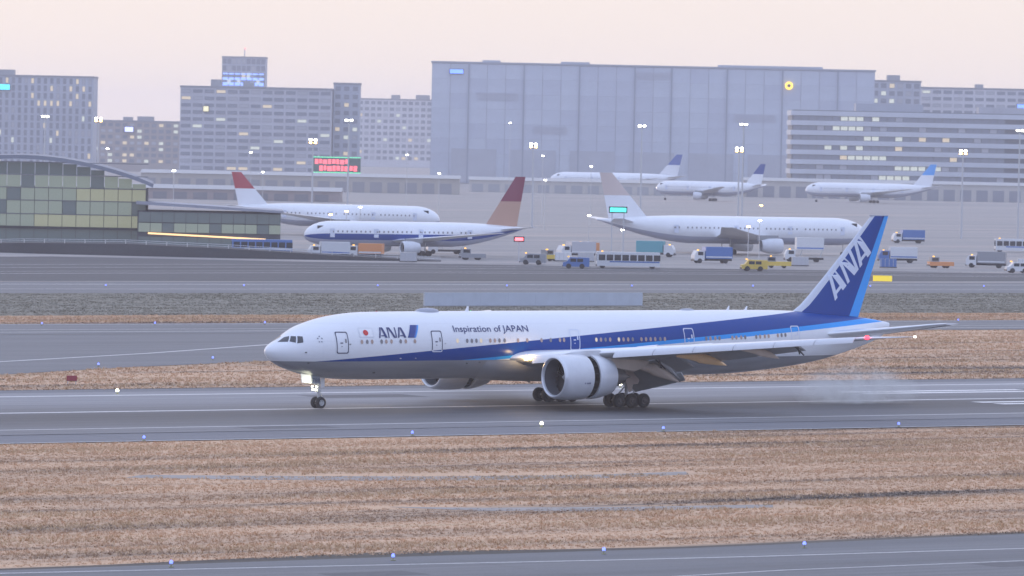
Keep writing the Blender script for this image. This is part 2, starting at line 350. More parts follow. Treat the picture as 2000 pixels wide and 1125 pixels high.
grass_mesh('dry_grass', -40, 330, 37, 157, 90000, 0.24, 0.16, GM, k_exit, label='dry brown grass between runway and parallel taxiway')
grass_mesh('dry_grass', 60, 420, 189.5, 215.5, 26000, 0.26, 0.2, GM, k_field, label='narrow strip of pale brown grass behind the parallel taxiway')
GG = [GREEN, GREEN, mat('dull_straw', (0.25, 0.225, 0.17), 0.9)]
grass_mesh('green_grass', 90, 560, 216.5, 299.5, 60000, 0.11, 0.30, GG, k_field, z=-0.05, label='dull green grass verge behind the parallel taxiway')

# ================================================================== the landing airliner
WHITE = mat('aircraft_white', (0.80, 0.81, 0.83), 0.28, coat=0.5, var=0.02, vscale=0.5)
GREYP = mat('aircraft_grey', (0.27, 0.28, 0.30), 0.35, coat=0.2, var=0.05, vscale=0.8)
NAVY = mat('navy_paint', (0.0, 0.050, 0.275), 0.34, spec=0.25)
SKYB = mat('sky_blue_paint', (0.02, 0.33, 0.82), 0.30, coat=0.1)
DARK = mat('dark_metal', (0.035, 0.037, 0.042), 0.5, metal=0.3)
BLACK = mat('black_recess', (0.004, 0.004, 0.005), 0.9, spec=0.05)
STEEL = mat('bare_metal', (0.55, 0.56, 0.58), 0.28, metal=0.85)
GEARM = mat('gear_grey', (0.50, 0.51, 0.52), 0.4, metal=0.1)
TYRE = mat('tyre_rubber', (0.018, 0.018, 0.02), 0.75, var=0.3, vscale=4)
GLASSD = mat('cockpit_glass', (0.02, 0.025, 0.035), 0.06, spec=0.8)
SHADE = mat('cabin_shade', (0.46, 0.33, 0.27), 0.5)
SHADE2 = mat('cabin_window_grey', (0.22, 0.21, 0.22), 0.3)
LITWIN = mat('cabin_window_lit', (0.6, 0.5, 0.35), 0.4, emit=(1.0, 0.82, 0.55), es=0.3)
LETTER = mat('lettering_navy', (0.012, 0.03, 0.15), 0.4)
FRAMED = mat('door_outline_dark', (0.03, 0.04, 0.09), 0.5)
FRAMEW = mat('door_outline_pale', (0.66, 0.70, 0.80), 0.5)
REDP = mat('red_paint', (0.62, 0.03, 0.03), 0.4)
NACEL = mat('nacelle_paint', (0.62, 0.64, 0.68), 0.30, coat=0.4, var=0.05, vscale=0.9)
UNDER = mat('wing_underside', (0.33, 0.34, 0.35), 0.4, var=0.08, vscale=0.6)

_s = lambda a: [math.sqrt(v) for v in a]
KX = [0, .06, .15, .4, .8, 1.3, 2.0, 2.6, 3.4, 4.4, 5.8, 7.4, 9.4, 11.5, 48, 53, 58.5, 62, 65, 68, 70, 71.5, 73.0, 73.6]
KT = [5.20, 5.42, 5.55, 5.77, 6.02, 6.26, 6.62, 7.02, 7.46, 7.80, 8.18, 8.47, 8.69, 8.77, 8.86, 8.87, 8.84, 8.72, 8.52, 8.30, 8.12, 7.93, 7.70, 7.58]
KB = [5.20, 4.98, 4.84, 4.58, 4.28, 4.01, 3.71, 3.51, 3.27, 3.04, 2.82, 2.68, 2.60, 2.575, 2.665, 2.76, 3.16, 3.55, 4.03, 4.74, 5.28, 5.75, 6.45, 7.05]
KW = [0.0, .27, .43, .74, 1.08, 1.42, 1.80, 2.06, 2.34, 2.60, 2.84, 3.00, 3.08, 3.10, 3.10, 3.02, 2.70, 2.36, 1.95, 1.42, 1.02, .72, .38, .20]
KM = [5.20, 5.20, 5.20, 5.19, 5.18, 5.19, 5.22, 5.27, 5.36, 5.45, 5.55, 5.62, 5.66, 5.67, 5.76, 5.85, 6.05, 6.25, 6.45, 6.70, 6.86, 6.98, 7.12, 7.32]
fT, fB, fW, fM = (pchip(_s(KX), k) for k in (KT, KB, KW, KM))
def sec(x):
    s = math.sqrt(max(x, 0)); return fT(s), fB(s), fW(s), fM(s)
def surf(x, a):                       # a: angle from the crown towards port
    T, B, W_, M = sec(x); c = math.cos(a)
    return Vector((x, -W_*math.sin(a), M + (T-M if c > 0 else M-B)*c))
def port(x, z, off=0.02, side=1):
    T, B, W_, M = sec(x); h = (T-M) if z > M else (M-B)
    c = max(-1, min(1, (z-M)/h)); sn = math.sqrt(max(0, 1-c*c))
    n = Vector((0, -sn/W_, c/h)).normalized()
    p = Vector((x, -W_*sn, z)) + n*off
    if side < 0: p.y = -p.y
    return p

# livery on the hull: colour bands follow straight lines along the body
def livery():
    m = bpy.data.materials.new('hull_livery'); m.use_nodes = True; t = m.node_tree; b = t.nodes['Principled BSDF']
    b.inputs['Roughness'].default_value = 0.27; b.inputs['Specular IOR Level'].default_value = 0.22; b.inputs['Coat Weight'].default_value = 0.08; b.inputs['Coat Roughness'].default_value = 0.06
    tcn = t.nodes.new('ShaderNodeTexCoord'); sp = t.nodes.new('ShaderNodeSeparateXYZ'); t.links.new(tcn.outputs['Object'], sp.inputs[0])
    def lt(k, c):                     # 1 where z < k*x + c
        a = t.nodes.new('ShaderNodeMath'); a.operation = 'MULTIPLY_ADD'; a.inputs[1].default_value = k; a.inputs[2].default_value = c
        t.links.new(sp.outputs[0], a.inputs[0])
        l = t.nodes.new('ShaderNodeMath'); l.operation = 'LESS_THAN'; t.links.new(sp.outputs[2], l.inputs[0]); t.links.new(a.outputs[0], l.inputs[1]); return l.outputs[0]
    def mix(f, ca, cb):
        n = t.nodes.new('ShaderNodeMix'); n.data_type = 'RGBA'; t.links.new(f, n.inputs[0])
        for i, c in ((6, ca), (7, cb)):
            if isinstance(c, tuple): n.inputs[i].default_value = (*c, 1)
            else: t.links.new(c, n.inputs[i])
        return n.outputs[2]
    no = t.nodes.new('ShaderNodeTexNoise'); no.inputs['Scale'].default_value = 0.9; no.inputs['Detail'].default_value = 6
    mp = t.nodes.new('ShaderNodeMapping'); mp.inputs['Scale'].default_value = (0.25, 1, 1.6); t.links.new(tcn.outputs['Object'], mp.inputs[0]); t.links.new(mp.outputs[0], no.inputs[0])
    grime = t.nodes.new('ShaderNodeMapRange'); grime.inputs[1].default_value = 0.35; grime.inputs[2].default_value = 0.75; grime.inputs[3].default_value = 1.0; grime.inputs[4].default_value = 0.80
    t.links.new(no.outputs[0], grime.inputs[0])
    white = (0.80, 0.815, 0.84); navy = (0.0, 0.050, 0.275); skyb = (0.02, 0.33, 0.82); grey = (0.28, 0.29, 0.31)
    c = mix(lt(0.0758, 4.065), white, navy)
    c = mix(lt(0.0719, 2.975), c, skyb)
    c = mix(lt(0.0676, 2.797), c, white)
    gs = t.nodes.new('ShaderNodeVectorMath'); gs.operation = 'SCALE'; gs.inputs[0].default_value = grey; t.links.new(grime.outputs[0], gs.inputs[3])
    c = mix(lt(0.0022, 4.355), c, gs.outputs[0])
    # faint butt joints between skin panels
    br = t.nodes.new('ShaderNodeTexBrick'); br.inputs['Scale'].default_value = 1.0; br.inputs['Brick Width'].default_value = 4.6; br.inputs['Row Height'].default_value = 1.55
    br.inputs['Mortar Size'].default_value = 0.012; br.inputs['Color1'].default_value = (1, 1, 1, 1); br.inputs['Color2'].default_value = (0.985, 0.985, 0.985, 1); br.inputs['Mortar'].default_value = (0.86, 0.86, 0.88, 1)
    cb = t.nodes.new('ShaderNodeCombineXYZ'); t.links.new(sp.outputs[0], cb.inputs[0]); t.links.new(sp.outputs[2], cb.inputs[1]); t.links.new(cb.outputs[0], br.inputs[0])
    mm = t.nodes.new('ShaderNodeVectorMath'); mm.operation = 'MULTIPLY'; t.links.new(c, mm.inputs[0]); t.links.new(br.outputs[0], mm.inputs[1])
    t.links.new(mm.outputs[0], b.inputs['Base Color'])
    return m
HULL = livery()

jet = thing('passenger_jet', 'white twin engine passenger jet with blue stripe rolling on the runway', 'airplane', (0, 0, 0))
XS = [0, .01, .03, .06, .1, .16, .25, .36, .5, .66, .85, 1.05, 1.3, 1.55, 1.8, 2.1, 2.4, 2.7, 3.0, 3.4, 3.8, 4.3, 4.8, 5.4, 6, 6.8, 7.6, 8.5, 9.5, 10.5, 11.5] + list(np.arange(13.5, 48.1, 2.3)) + [50, 51.5, 53, 54.5, 56, 57.5, 59, 60.5, 62, 63.5, 65, 66.5, 68, 69, 70, 70.8, 71.5, 72.2, 72.8, 73.2, 73.6]
NA = 72
mb = MB(); rings = []
for x in XS:
    rings.append([surf(max(x, 1e-5), 2*math.pi*i/NA) for i in range(NA)])
mb.rings(rings); fuselage = mb.build('fuselage', HULL, jet, smooth=60)

def strip(pts, wd, name, m, parent, off=0.03, side=1):
    """closed outline laid on the hull: pts in (x, z)"""
    n = len(pts); cx = sum(p[0] for p in pts)/n; cz = sum(p[1] for p in pts)/n
    b = MB(); vo, vi = [], []
    for x, z in pts:
        dx, dz = x-cx, z-cz; l = math.hypot(dx, dz); 
        vo.append(port(x, z, off, side)); vi.append(port(x-wd*np.sign(dx)*min(1, abs(dx)/.3), z-wd*np.sign(dz)*min(1, abs(dz)/.3), off, side))
    return b, vo, vi
def rrect(x0, x1, z0, z1, r, n=4):
    p = []
    for cx, cz, a0 in ((x1-r, z1-r, 0), (x0+r, z1-r, 90), (x0+r, z0+r, 180), (x1-r, z0+r, 270)):
        for k in range(n+1):
            a = R(a0+90*k/n); p.append((cx+r*math.cos(a), cz+r*math.sin(a)))
    q = []                            # extra points so that straight runs follow the curve of the hull
    for i in range(len(p)):
        a, b = p[i], p[(i+1) % len(p)]; q.append(a); L_ = math.dist(a, b)
        for k in range(1, int(L_/0.2)): q.append((a[0]+(b[0]-a[0])*k/int(L_/0.2), a[1]+(b[1]-a[1])*k/int(L_/0.2)))
    return q
def patch(name, x0, x1, z0, z1, m, parent, off=0.03, sk=0.0, nz=6, side=1):
    b = MB(); vs = []
    for k in range(nz+1):
        z = z0+(z1-z0)*k/nz; s_ = sk*(k/nz)
        vs += [port(x0+s_, z, off, side), port(x1+s_, z, off, side)]
    b.add(vs, [(2*k, 2*k+1, 2*k+3, 2*k+2) for k in range(nz)]); return b.build(name, m, parent)
def poly_on_hull(name, polys, m, parent, off=0.035, nseg=7, zr=None, proj=None):
    """flat polygons in (x, z) cut into strips and laid on the hull"""
    bm = bmesh.new()
    for p in polys: bm.faces.new([bm.verts.new((x, 0, z)) for x, z in p])
    zs = [v.co.z for v in bm.verts]; z0, z1 = min(zs), max(zs)
    for k in range(1, nseg):
        bmesh.ops.bisect_plane(bm, geom=bm.verts[:]+bm.edges[:]+bm.faces[:], plane_co=(0, 0, z0+(z1-z0)*k/nseg), plane_no=(0, 0, 1))
    for v in bm.verts: v.co = (proj or (lambda x, z: port(x, z, off)))(v.co.x, v.co.z)
    me = bpy.data.meshes.new(name); bm.to_mesh(me); bm.free(); me.materials.append(m)
    return link(name, me, parent)

# cabin doors
def door(x0, x1, z0, z1, kind):
    d = patch('door', x0, x1, z0, z1, HULL, fuselage, 0.012, nz=8)
    def outline(z_lo, z_hi, m):
        pts = rrect(x0, x1, z0, z1, 0.16); n = len(pts); wd = 0.085; cx = (x0+x1)/2; cz = (z0+z1)/2
        inn = [(cx+(x-cx)*(1-2*wd/(x1-x0)), cz+(z-cz)*(1-2*wd/(z1-z0))) for x, z in pts]
        b = MB(); 
        for i in range(n):
            j = (i+1) % n; zm_ = (pts[i][1]+pts[j][1])/2
            if z_lo <= zm_ < z_hi: b.add([port(*pts[i], .03), port(*pts[j], .03), port(*inn[j], .03), port(*inn[i], .03)], [(0, 1, 2, 3)])
        if b.f: b.build('door_outline', m, d)
    zb = kind
    outline(-9, zb, FRAMEW); outline(zb, 99, FRAMED)
    patch('door_window', x1-0.36, x1-0.20, (z0+z1)/2-0.02, (z0+z1)/2+0.34, SHADE2 if zb < 6 else FRAMEW, d, 0.035, nz=2)
    patch('door_handle', x0+0.38, x0+0.66, (z0+z1)/2-0.08, (z0+z1)/2+0.02, FRAMED if zb < 6 else FRAMEW, d, 0.035, nz=1)
    patch('door_handle', x0+0.46, x0+0.58, (z0+z1)/2-0.38, (z0+z1)/2-0.30, SHADE2 if zb < 6 else FRAMEW, d, 0.035, nz=1)
for x0, x1, z0, z1, kind in ((5.86, 7.10, 5.10, 7.05, 0), (16.3, 17.5, 5.18, 7.12, 5.33), (32.2, 33.35, 5.27, 7.20, 9), (45.75, 46.95, 5.35, 7.24, 9), (59.2, 60.3, 5.65, 7.40, 9)):
    door(x0, x1, z0, z1, kind)
# cabin windows: one oval, copied along the constant section
def oval(m):
    b = MB(); n = 12; b.add([(0.145*math.cos(2*math.pi*i/n), 0, 0.205*math.sin(2*math.pi*i/n)) for i in range(n)], [tuple(range(n))]); return b.mesh('window', m)
OV = [oval(SHADE), oval(SHADE2), oval(LITWIN)]
WX = [8.51, 9.08, 9.62, 10.67, 11.18, 11.76, 12.79, 13.36, 14.39, 19.2, 20.3, 20.83, 21.35, 21.88, 22.94, 23.46, 23.99, 24.58, 26.12, 27.18, 28.84, 29.91, 30.99, 31.46, 35.25, 35.79, 36.34, 36.88, 37.91, 38.46, 39.01, 39.56, 40.59, 41.14, 41.69, 42.24, 42.85, 43.4, 48.4, 48.9, 49.5, 50.0, 51.6, 52.1, 52.7, 53.2, 54.6, 55.1, 55.7, 56.2, 57.4, 57.9, 58.4]
for i, x in enumerate(WX):
    T, B, W_, M = sec(x); z = M+0.50; p = port(x, z, 0.03); q = port(x, z+0.05, 0.03); tilt = math.atan2(q.y-p.y, q.z-p.z)
    yawd = math.atan2(port(x+.3, z, .03).y-port(x-.3, z, .03).y, .6)
    kind = 2 if x in (19.2, 21.88, 37.91, 35.25) else (1 if i % 5 == 1 or i % 7 == 3 or 20.5 < x < 21.4 else 0)
    link('window', OV[kind], fuselage, None, p, (-tilt, 0, yawd))
# flag, lettering, emblem
flag = patch('flag', 8.36, 9.86, 6.56, 7.38, WHITE, fuselage, 0.02)
poly_on_hull('flag_disc', [[(9.06+0.27*math.cos(2*math.pi*k/24), 6.96+0.25*math.sin(2*math.pi*k/24)) for k in range(24)]], REDP, flag, 0.04)
b = MB()
for a0, a1, z0, z1 in ((8.36, 9.86, 6.56, 6.585), (8.36, 9.86, 7.355, 7.38), (8.36, 8.385, 6.585, 7.355), (9.835, 9.86, 6.585, 7.355)):
    vs_ = []
    for k in range(5): vs_ += [port(a0, z0+(z1-z0)*k/4, .03), port(a1, z0+(z1-z0)*k/4, .03)]
    b.add(vs_, [(2*k, 2*k+1, 2*k+3, 2*k+2) for k in range(4)])
b.build('flag_border', mat('flag_border_grey', (0.55, 0.58, 0.64), 0.5), flag)
GA = [[(0, 0), (.17, 0), (.44, 1), (.28, 1)], [(.44, 1), (.63, 1), (1.0, 0), (.73, 0), (.46, .76)], [(.27, .15), (.66, .15), (.64, .25), (.30, .25)]]
GN = [[(0, 0), (.13, 0), (.13, 1), (0, 1)], [(.13, 1), (.34, 1), (.87, 0), (.64, 0), (.13, .92)], [(.87, 0), (1, 0), (1, 1), (.87, 1)]]
def word(x0, w_, gap, z0, h):
    ps = []
    for k, g in enumerate((GA, GN, GA)):
        ps += [[(x0+k*(w_+gap)+u*w_, z0+v*h) for u, v in p] for p in g]
    return ps
poly_on_hull('airline_lettering', word(10.42, 0.95, 0.10, 6.50, 0.92), LETTER, fuselage, 0.04)
lg = poly_on_hull('emblem', [[(13.62, 6.50), (14.30, 6.50), (14.92, 7.62), (14.22, 7.62)]], mat('emblem_navy', (0.012, 0.045, 0.24), .4), fuselage, 0.04)
poly_on_hull('emblem_stripe', [[(14.30, 6.50), (14.44, 6.50), (15.06, 7.62), (14.92, 7.62)]], mat('emblem_mid_blue', (0.06, 0.16, 0.50), .4), lg, 0.04)
poly_on_hull('emblem_stripe', [[(14.44, 6.50), (14.54, 6.50), (15.16, 7.62), (15.06, 7.62)]], SKYB, lg, 0.04)
def text_polys(body, size):
    cu = bpy.data.curves.new('lettering', 'FONT'); cu.body = body; cu.size = size; cu.resolution_u = 3; cu.offset = 0.005*size
    o = bpy.data.objects.new('lettering', cu); COL.objects.link(o)
    dg = bpy.context.evaluated_depsgraph_get(); me = bpy.data.meshes.new_from_object(o.evaluated_get(dg)); bpy.data.objects.remove(o); bpy.data.curves.remove(cu)
    vs_ = [(v.co.x, v.co.y) for v in me.vertices]; ps = [[vs_[i] for i in p.vertices] for p in me.polygons]; bpy.data.meshes.remove(me); return ps
tp = text_polys('Inspiration of JAPAN', 1.0)
mx = max(x for p in tp for x, y in p); mn = min(x for p in tp for x, y in p); capy = max(y for p in tp for x, y in p)
tq = [[(18.95+(x-mn)/(mx-mn)*8.55, 7.00+y/capy*0.56) for x, y in p] for p in tp]
for wa, wb in ((18, 23.55), (23.55, 24.75), (24.75, 28)):      # one part for each word
    poly_on_hull('slogan_word', [p for p in tq if wa <= sum(v[0] for v in p)/len(p) < wb], LETTER, fuselage, 0.04)
# alliance-style ring of small marks behind the cockpit
star = [[(4.32+0.20*math.cos(R(90+72*k))+0.085*math.cos(R(90+72*k+120*j)), 6.36+0.26*math.sin(R(90+72*k))+0.085*math.sin(R(90+72*k+120*j))) for j in range(3)] for k in range(5)]
for p in star: poly_on_hull('emblem_mark', [p], FRAMED, fuselage, 0.035, nseg=2)
# small probes, drains and vents on the lower hull
for x, z, s_ in ((2.94, 5.19, .07), (20.6, 4.1, .07), (22.0, 4.2, .06), (23.4, 3.9, .06), (23.9, 3.9, .06), (12.9, 4.62, .07), (14.6, 4.62, .05), (3.4, 4.2, .07), (10.6, 3.3, .10), (7.25, 5.95, .05), (17.8, 5.98, .05)):
    p = port(x, z, 0.0); MB().box(-s_, s_, -.09, .02, -s_*.6, s_*.6).build('probe', DARK if z < 4.5 or x < 8 else GEARM, fuselage).location = p
# aerials and domes along the crown
def dome(x, l, h, w_):
    T = sec(x)[0]; b = MB(); rg = []
    for k in range(9):
        t = -1+2*k/8; r = math.sqrt(max(0.0004, 1-t*t))
        rg.append([(x+l*t, w_*r*math.cos(math.pi*i/10), T-.08+h*r*math.sin(math.pi*i/10)) for i in range(11)])
    b.rings(rg, closed=False, cap=False); return b.build('satellite_dome', mat('dome_grey', (0.34, 0.36, 0.42), .4), fuselage, smooth=60)
dome(17.9, 1.35, 0.40, 0.75); dome(48.4, 0.95, 0.24, 0.4)
def blade(x, l, h, sw, m=WHITE):
    T = sec(x)[0]-0.05; t = .035; MB().add([(x, -t, T), (x+l, -t, T), (x+l*.75+sw, -t*.4, T+h), (x+l*.35+sw, -t*.4, T+h), (x, t, T), (x+l, t, T), (x+l*.75+sw, t*.4, T+h), (x+l*.35+sw, t*.4, T+h)],
        [(0, 1, 2, 3), (7, 6, 5, 4), (0, 3, 7, 4), (1, 5, 6, 2), (3, 2, 6, 7), (0, 4, 5, 1)]).build('antenna', m, fuselage)
blade(22.2, .42, .50, .12); blade(53.2, .34, .42, .15); blade(55.4, .34, .40, .15); blade(12.1, .18, .12, 0, REDP)
b = MB(); b.add([(29.2, -.04, 2.5), (29.7, -.04, 2.5), (29.95, -.02, 2.1), (29.75, -.02, 2.1), (29.2, .04, 2.5), (29.7, .04, 2.5), (29.95, .02, 2.1), (29.75, .02, 2.1)], [(0, 1, 2, 3), (7, 6, 5, 4), (0, 3, 7, 4), (1, 5, 6, 2), (3, 2, 6, 7)]); b.build('antenna', GREYP, fuselage)
# cockpit glazing: corner points given as (x, z) on the hull
def pane(pts, side):
    n = 6; b = MB(); (a, b_, c, d) = pts; vs_ = []
    for i in range(n+1):
        for j in range(n+1):
            u, v = i/n, j/n
            x = (1-v)*((1-u)*a[0]+u*b_[0])+v*((1-u)*d[0]+u*c[0]); z = (1-v)*((1-u)*a[1]+u*b_[1])+v*((1-u)*d[1]+u*c[1])
            vs_.append(port(x, z, 0.02, side))
    b.add(vs_, [(i*(n+1)+j, i*(n+1)+j+1, (i+1)*(n+1)+j+1, (i+1)*(n+1)+j) for i in range(n) for j in range(n)])
    b.build('cockpit_window', GLASSD, fuselage, smooth=60)
PANES = [[(1.02, 6.07), (1.68, 6.11), (2.12, 6.60), (1.80, 6.49)],
         [(1.79, 6.14), (2.20, 6.04), (2.48, 6.61), (2.19, 6.60)],
         [(2.29, 5.99), (2.80, 6.07), (2.93, 6.60), (2.57, 6.62)]]
for s_ in (1, -1):
    for p in PANES: pane(p, s_)
# wing-body fairing under the belly
b = MB(); rg = []
for k in range(25):
    x = 22.5+(44.5-22.5)*k/24; t = k/24; e = math.sin(math.pi*min(1, max(0, t)))**0.45
    W_ = 2.6+0.95*e; B_ = 2.75-0.55*e; rg.append([(x, -W_*math.sin(a)*(1 if True else 0), 4.35+(-(4.35-B_))*math.cos(a)) for a in [math.pi*(-.5+i/28) for i in range(29)]])
b.rings(rg, closed=False, cap=False); b.build('belly_fairing', GREYP, jet, smooth=60)

# ------------------------------------------------------------------ wings
def le(y): return (26.2+(y-4)*0.71) if y < 30.2 else 26.2+26.2*.71+(y-30.2)*1.78
def te(y):
    if y < 10.5: return 39.4+(y-3)*0.11
    if y < 30.2: return 40.22+(y-10.5)*0.372
    return 40.22+19.7*.372+(y-30.2)*0.75
fz = pchip([0, 4, 11, 22, 30.2, 32.4], [4.35, 4.62, 5.38, 6.55, 7.42, 7.62])
def inc(y): return R(max(0.3, 4.2-0.14*y))
def thick(y): return 0.125-0.0012*y
def foil(t, c):                       # upper/lower thickness of a supercritical-ish section, c in 0..1
    yt = t/0.2*(0.2969*math.sqrt(c)-0.126*c-0.3516*c*c+0.2843*c**3-0.1015*c**4); return yt
def wing_pt(y, c, up, sg, cut=1.0):
    ch = te(y)-le(y); i = inc(y); yt = foil(thick(y), c)*ch
    x = c*ch; z = (yt*1.0 if up else -yt*1.0)+0.015*ch*math.sin(math.pi*c)
    return Vector((le(y)+x*math.cos(i)+z*math.sin(i), sg*y, fz(y)+z*math.cos(i)-x*math.sin(i)))
def wing(sg):
    cs = [0, .005, .015, .03, .06, .1, .16, .24, .34, .46, .58, .70]
    ys = [1.5, 3, 4, 6, 8, 10.5, 13, 16, 19, 22, 25, 28, 29.5]
    b = MB(); rg = []
    for y in ys: rg.append([wing_pt(y, c, True, sg) for c in cs[::-1]] + [wing_pt(y, c, False, sg) for c in cs[1:]])
    nU = len(cs)-1
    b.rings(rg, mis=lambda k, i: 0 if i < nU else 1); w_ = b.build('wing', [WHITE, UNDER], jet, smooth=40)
    # outer wing and raked tip keep their full chord
    cf = cs+[.8, .9, 1.0]; b = MB(); rg = []
    for y in (29.5, 30.2, 30.8, 31.4, 31.9, 32.4): rg.append([wing_pt(y, c, True, sg) for c in cf[::-1]] + [wing_pt(y, c, False, sg) for c in cf[1:-1]])
    b.rings(rg, mi=0); b.build('wing_tip', [WHITE, UNDER], w_, smooth=40)
    # fixed shroud over the flaps
    def panel(name, y0, y1, c0, c1, m, defl=0.0, drop=0.0, aft=0.0, n=6, tk=0.05, chs=None):
        b = MB(); rg = []
        for k in range(n+1):
            y = y0+(y1-y0)*k/n; ch = te(y)-le(y); L_ = (c1-c0)*ch if chs is None else chs; hinge = wing_pt(y, c0, True, sg) - Vector((0, 0, foil(thick(y), c0)*ch))
            hinge += Vector((aft, 0, -drop)); a = inc(y)+defl; r_ = []
            prof = [(0, .0), (.04, .5), (.12, .85), (.3, 1.0), (.6, .6), (1, .02), (.6, -.28), (.3, -.5), (.12, -.55), (.04, -.38)]
            for u, v in prof: r_.append(hinge+Vector((u*L_*math.cos(a)+v*tk*L_*math.sin(a), 0, -u*L_*math.sin(a)+v*tk*L_*math.cos(a))))
            rg.append(r_)
        b.rings(rg); return b.build(name, m, w_, smooth=40)
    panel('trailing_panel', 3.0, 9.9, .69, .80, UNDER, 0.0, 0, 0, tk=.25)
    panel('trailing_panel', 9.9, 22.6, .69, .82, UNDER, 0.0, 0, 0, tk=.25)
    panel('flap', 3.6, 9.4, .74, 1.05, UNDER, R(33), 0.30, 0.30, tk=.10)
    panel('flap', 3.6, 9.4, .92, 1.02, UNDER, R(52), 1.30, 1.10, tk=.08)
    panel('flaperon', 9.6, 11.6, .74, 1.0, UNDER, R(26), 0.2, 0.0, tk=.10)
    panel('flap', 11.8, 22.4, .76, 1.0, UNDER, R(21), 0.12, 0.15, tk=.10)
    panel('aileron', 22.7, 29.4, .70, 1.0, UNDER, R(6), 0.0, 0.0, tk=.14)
    for y0, y1, d in ((4.6, 6.6, 4), (6.8, 9.0, 26), (12.2, 14.4, 20), (14.6, 16.8, 4), (17.0, 19.2, 4), (19.4, 21.4, 4)):
        b = MB(); rg = []
        for y in (y0, y1):
            h = wing_pt(y, .66, True, sg); L_ = 1.25 if y > 10 else 1.5; a = R(d)
            rg.append([h, h+Vector((L_*math.cos(a), 0, L_*math.sin(a))), h+Vector((L_*math.cos(a)+.02, 0, L_*math.sin(a)-.05)), h+Vector((.05, 0, -.04))])
        b.rings(rg); b.build('spoiler', WHITE, w_)
    # slats, run out and drooped
    def slat(y0, y1):
        b = MB(); rg = []; n = 8
        for k in range(n+1):
            y = y0+(y1-y0)*k/n; ch = te(y)-le(y); s_ = 0.62+0.028*ch; P = Vector((le(y), sg*y, fz(y)))
            pr = [(.62, .20), (.30, .20), (.02, .12), (-.22, -.05), (-.40, -.30), (-.46, -.56), (-.40, -.57), (-.28, -.32), (-.10, -.10), (.12, .05), (.35, .13), (.62, .165)]
            rg.append([P+Vector((u*s_, 0, v*s_)) for u, v in pr])
        b.rings(rg); b.build('slat', mat('slat_grey', (0.66, 0.68, 0.72), 0.35, coat=.2), w_, smooth=50)
    slat(4.9, 8.3)
    ye = [11.2, 14.3, 17.4, 20.5, 23.6, 26.7, 29.7]
    for k in range(6): slat(ye[k]+.03, ye[k+1]-.03)
    # flap-track fairings
    def canoe(y, p0, p1, p2, hw, hh, m):
        b = MB(); rg = []; n = 20
        for k in range(n+1):
            t = k/n; P = Vector(p0)*(1-t)**2+2*Vector(p1)*t*(1-t)+Vector(p2)*t*t
            r = max(.02, (math.sin(math.pi*min(1, t/.9*0.5+0.06)) if t < .45 else math.cos((t-.45)/.55*math.pi/2)**.75))
            rg.append([(P[0], sg*(y+hw*r*math.cos(2*math.pi*i/14)), P[1]+hh*r*math.sin(2*math.pi*i/14)) for i in range(14)])
        b.rings([[v for v in r] for r in rg]); return b.build('flap_fairing', m, w_, smooth=50)
    FA = mat('fairing_painted_glow', (0.60, 0.50, 0.41), 0.4, var=.05, vscale=1)  # beige: warm light on the fairings put into the colour
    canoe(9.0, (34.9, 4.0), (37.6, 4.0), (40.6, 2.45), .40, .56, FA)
    canoe(14.0, (36.2, 5.15), (39.2, 5.15), (42.15, 4.25), .34, .48, mat('fairing_ochre_glow', (0.92, 0.58, 0.28), 0.4, var=.05, vscale=1))  # ochre holds the strongest warm glow, painted in
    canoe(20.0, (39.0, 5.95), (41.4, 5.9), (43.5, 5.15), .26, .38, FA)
    # landing light in the wing root, with its own light
    P = Vector((26.05, sg*4.45, 4.62)); b = MB(); b.lathe_x([(-.02, .001), (-.02, .17), (.06, .19), (.2, .15)], P.x, P.y, P.z, 16)
    b.build('landing_light', mat('landing_lamp', (1, .9, .7), .3, emit=(1.0, 0.66, 0.28), es=90.0), w_)
    lampd = bpy.data.lights.new('landing_lamp', 'SPOT'); lampd.energy = 6000; lampd.color = (1, .78, .5); lampd.spot_size = R(38); lampd.spot_blend = .8; lampd.shadow_soft_size = .15
    lo = link('landing_lamp', lampd, w_, None, P+Vector((-.15, 0, 0))); lo.rotation_euler = Vector((-1, -.10*1, -.16)).to_track_quat('-Z', 'Y').to_euler()
    # position lights at the tip
    P = wing_pt(30.4, 0, True, sg); b = MB(); b.lathe_x([(-.18, .01), (-.14, .13), (0, .18), (.22, .14)], P.x, P.y, P.z+.05, 12)
    b.build('navigation_light', mat('nav_red', (.8, .02, .02), .3, emit=(1, .015, .03), es=12) if sg < 0 else mat('nav_green', (.02, .6, .1), .3, emit=(.02, 1, .3), es=1.5), w_)
    if sg < 0: P = wing_pt(32.35, 1, True, sg); MB().box(P.x-.02, P.x+.16, P.y-.09, P.y+.09, P.z-.07, P.z+.09).build('tail_light', mat('strobe_white', (.9, .9, .85), .3, emit=(1, .97, .88), es=6), w_)
    # dark hinge gear between the flaps
    for y in (9.5, 22.55):
        P = wing_pt(y, .74, False, sg); b = MB(); b.tube(P+Vector((-.4, 0, .2)), P+Vector((1.0, 0, -.9)), .10, .06); b.tube(P+Vector((.2, 0, .1)), P+Vector((.5, 0, -.8)), .07); b.build('flap_hinge', DARK, w_)
    return w_
wing_port = wing(-1); wing_stbd = wing(1)

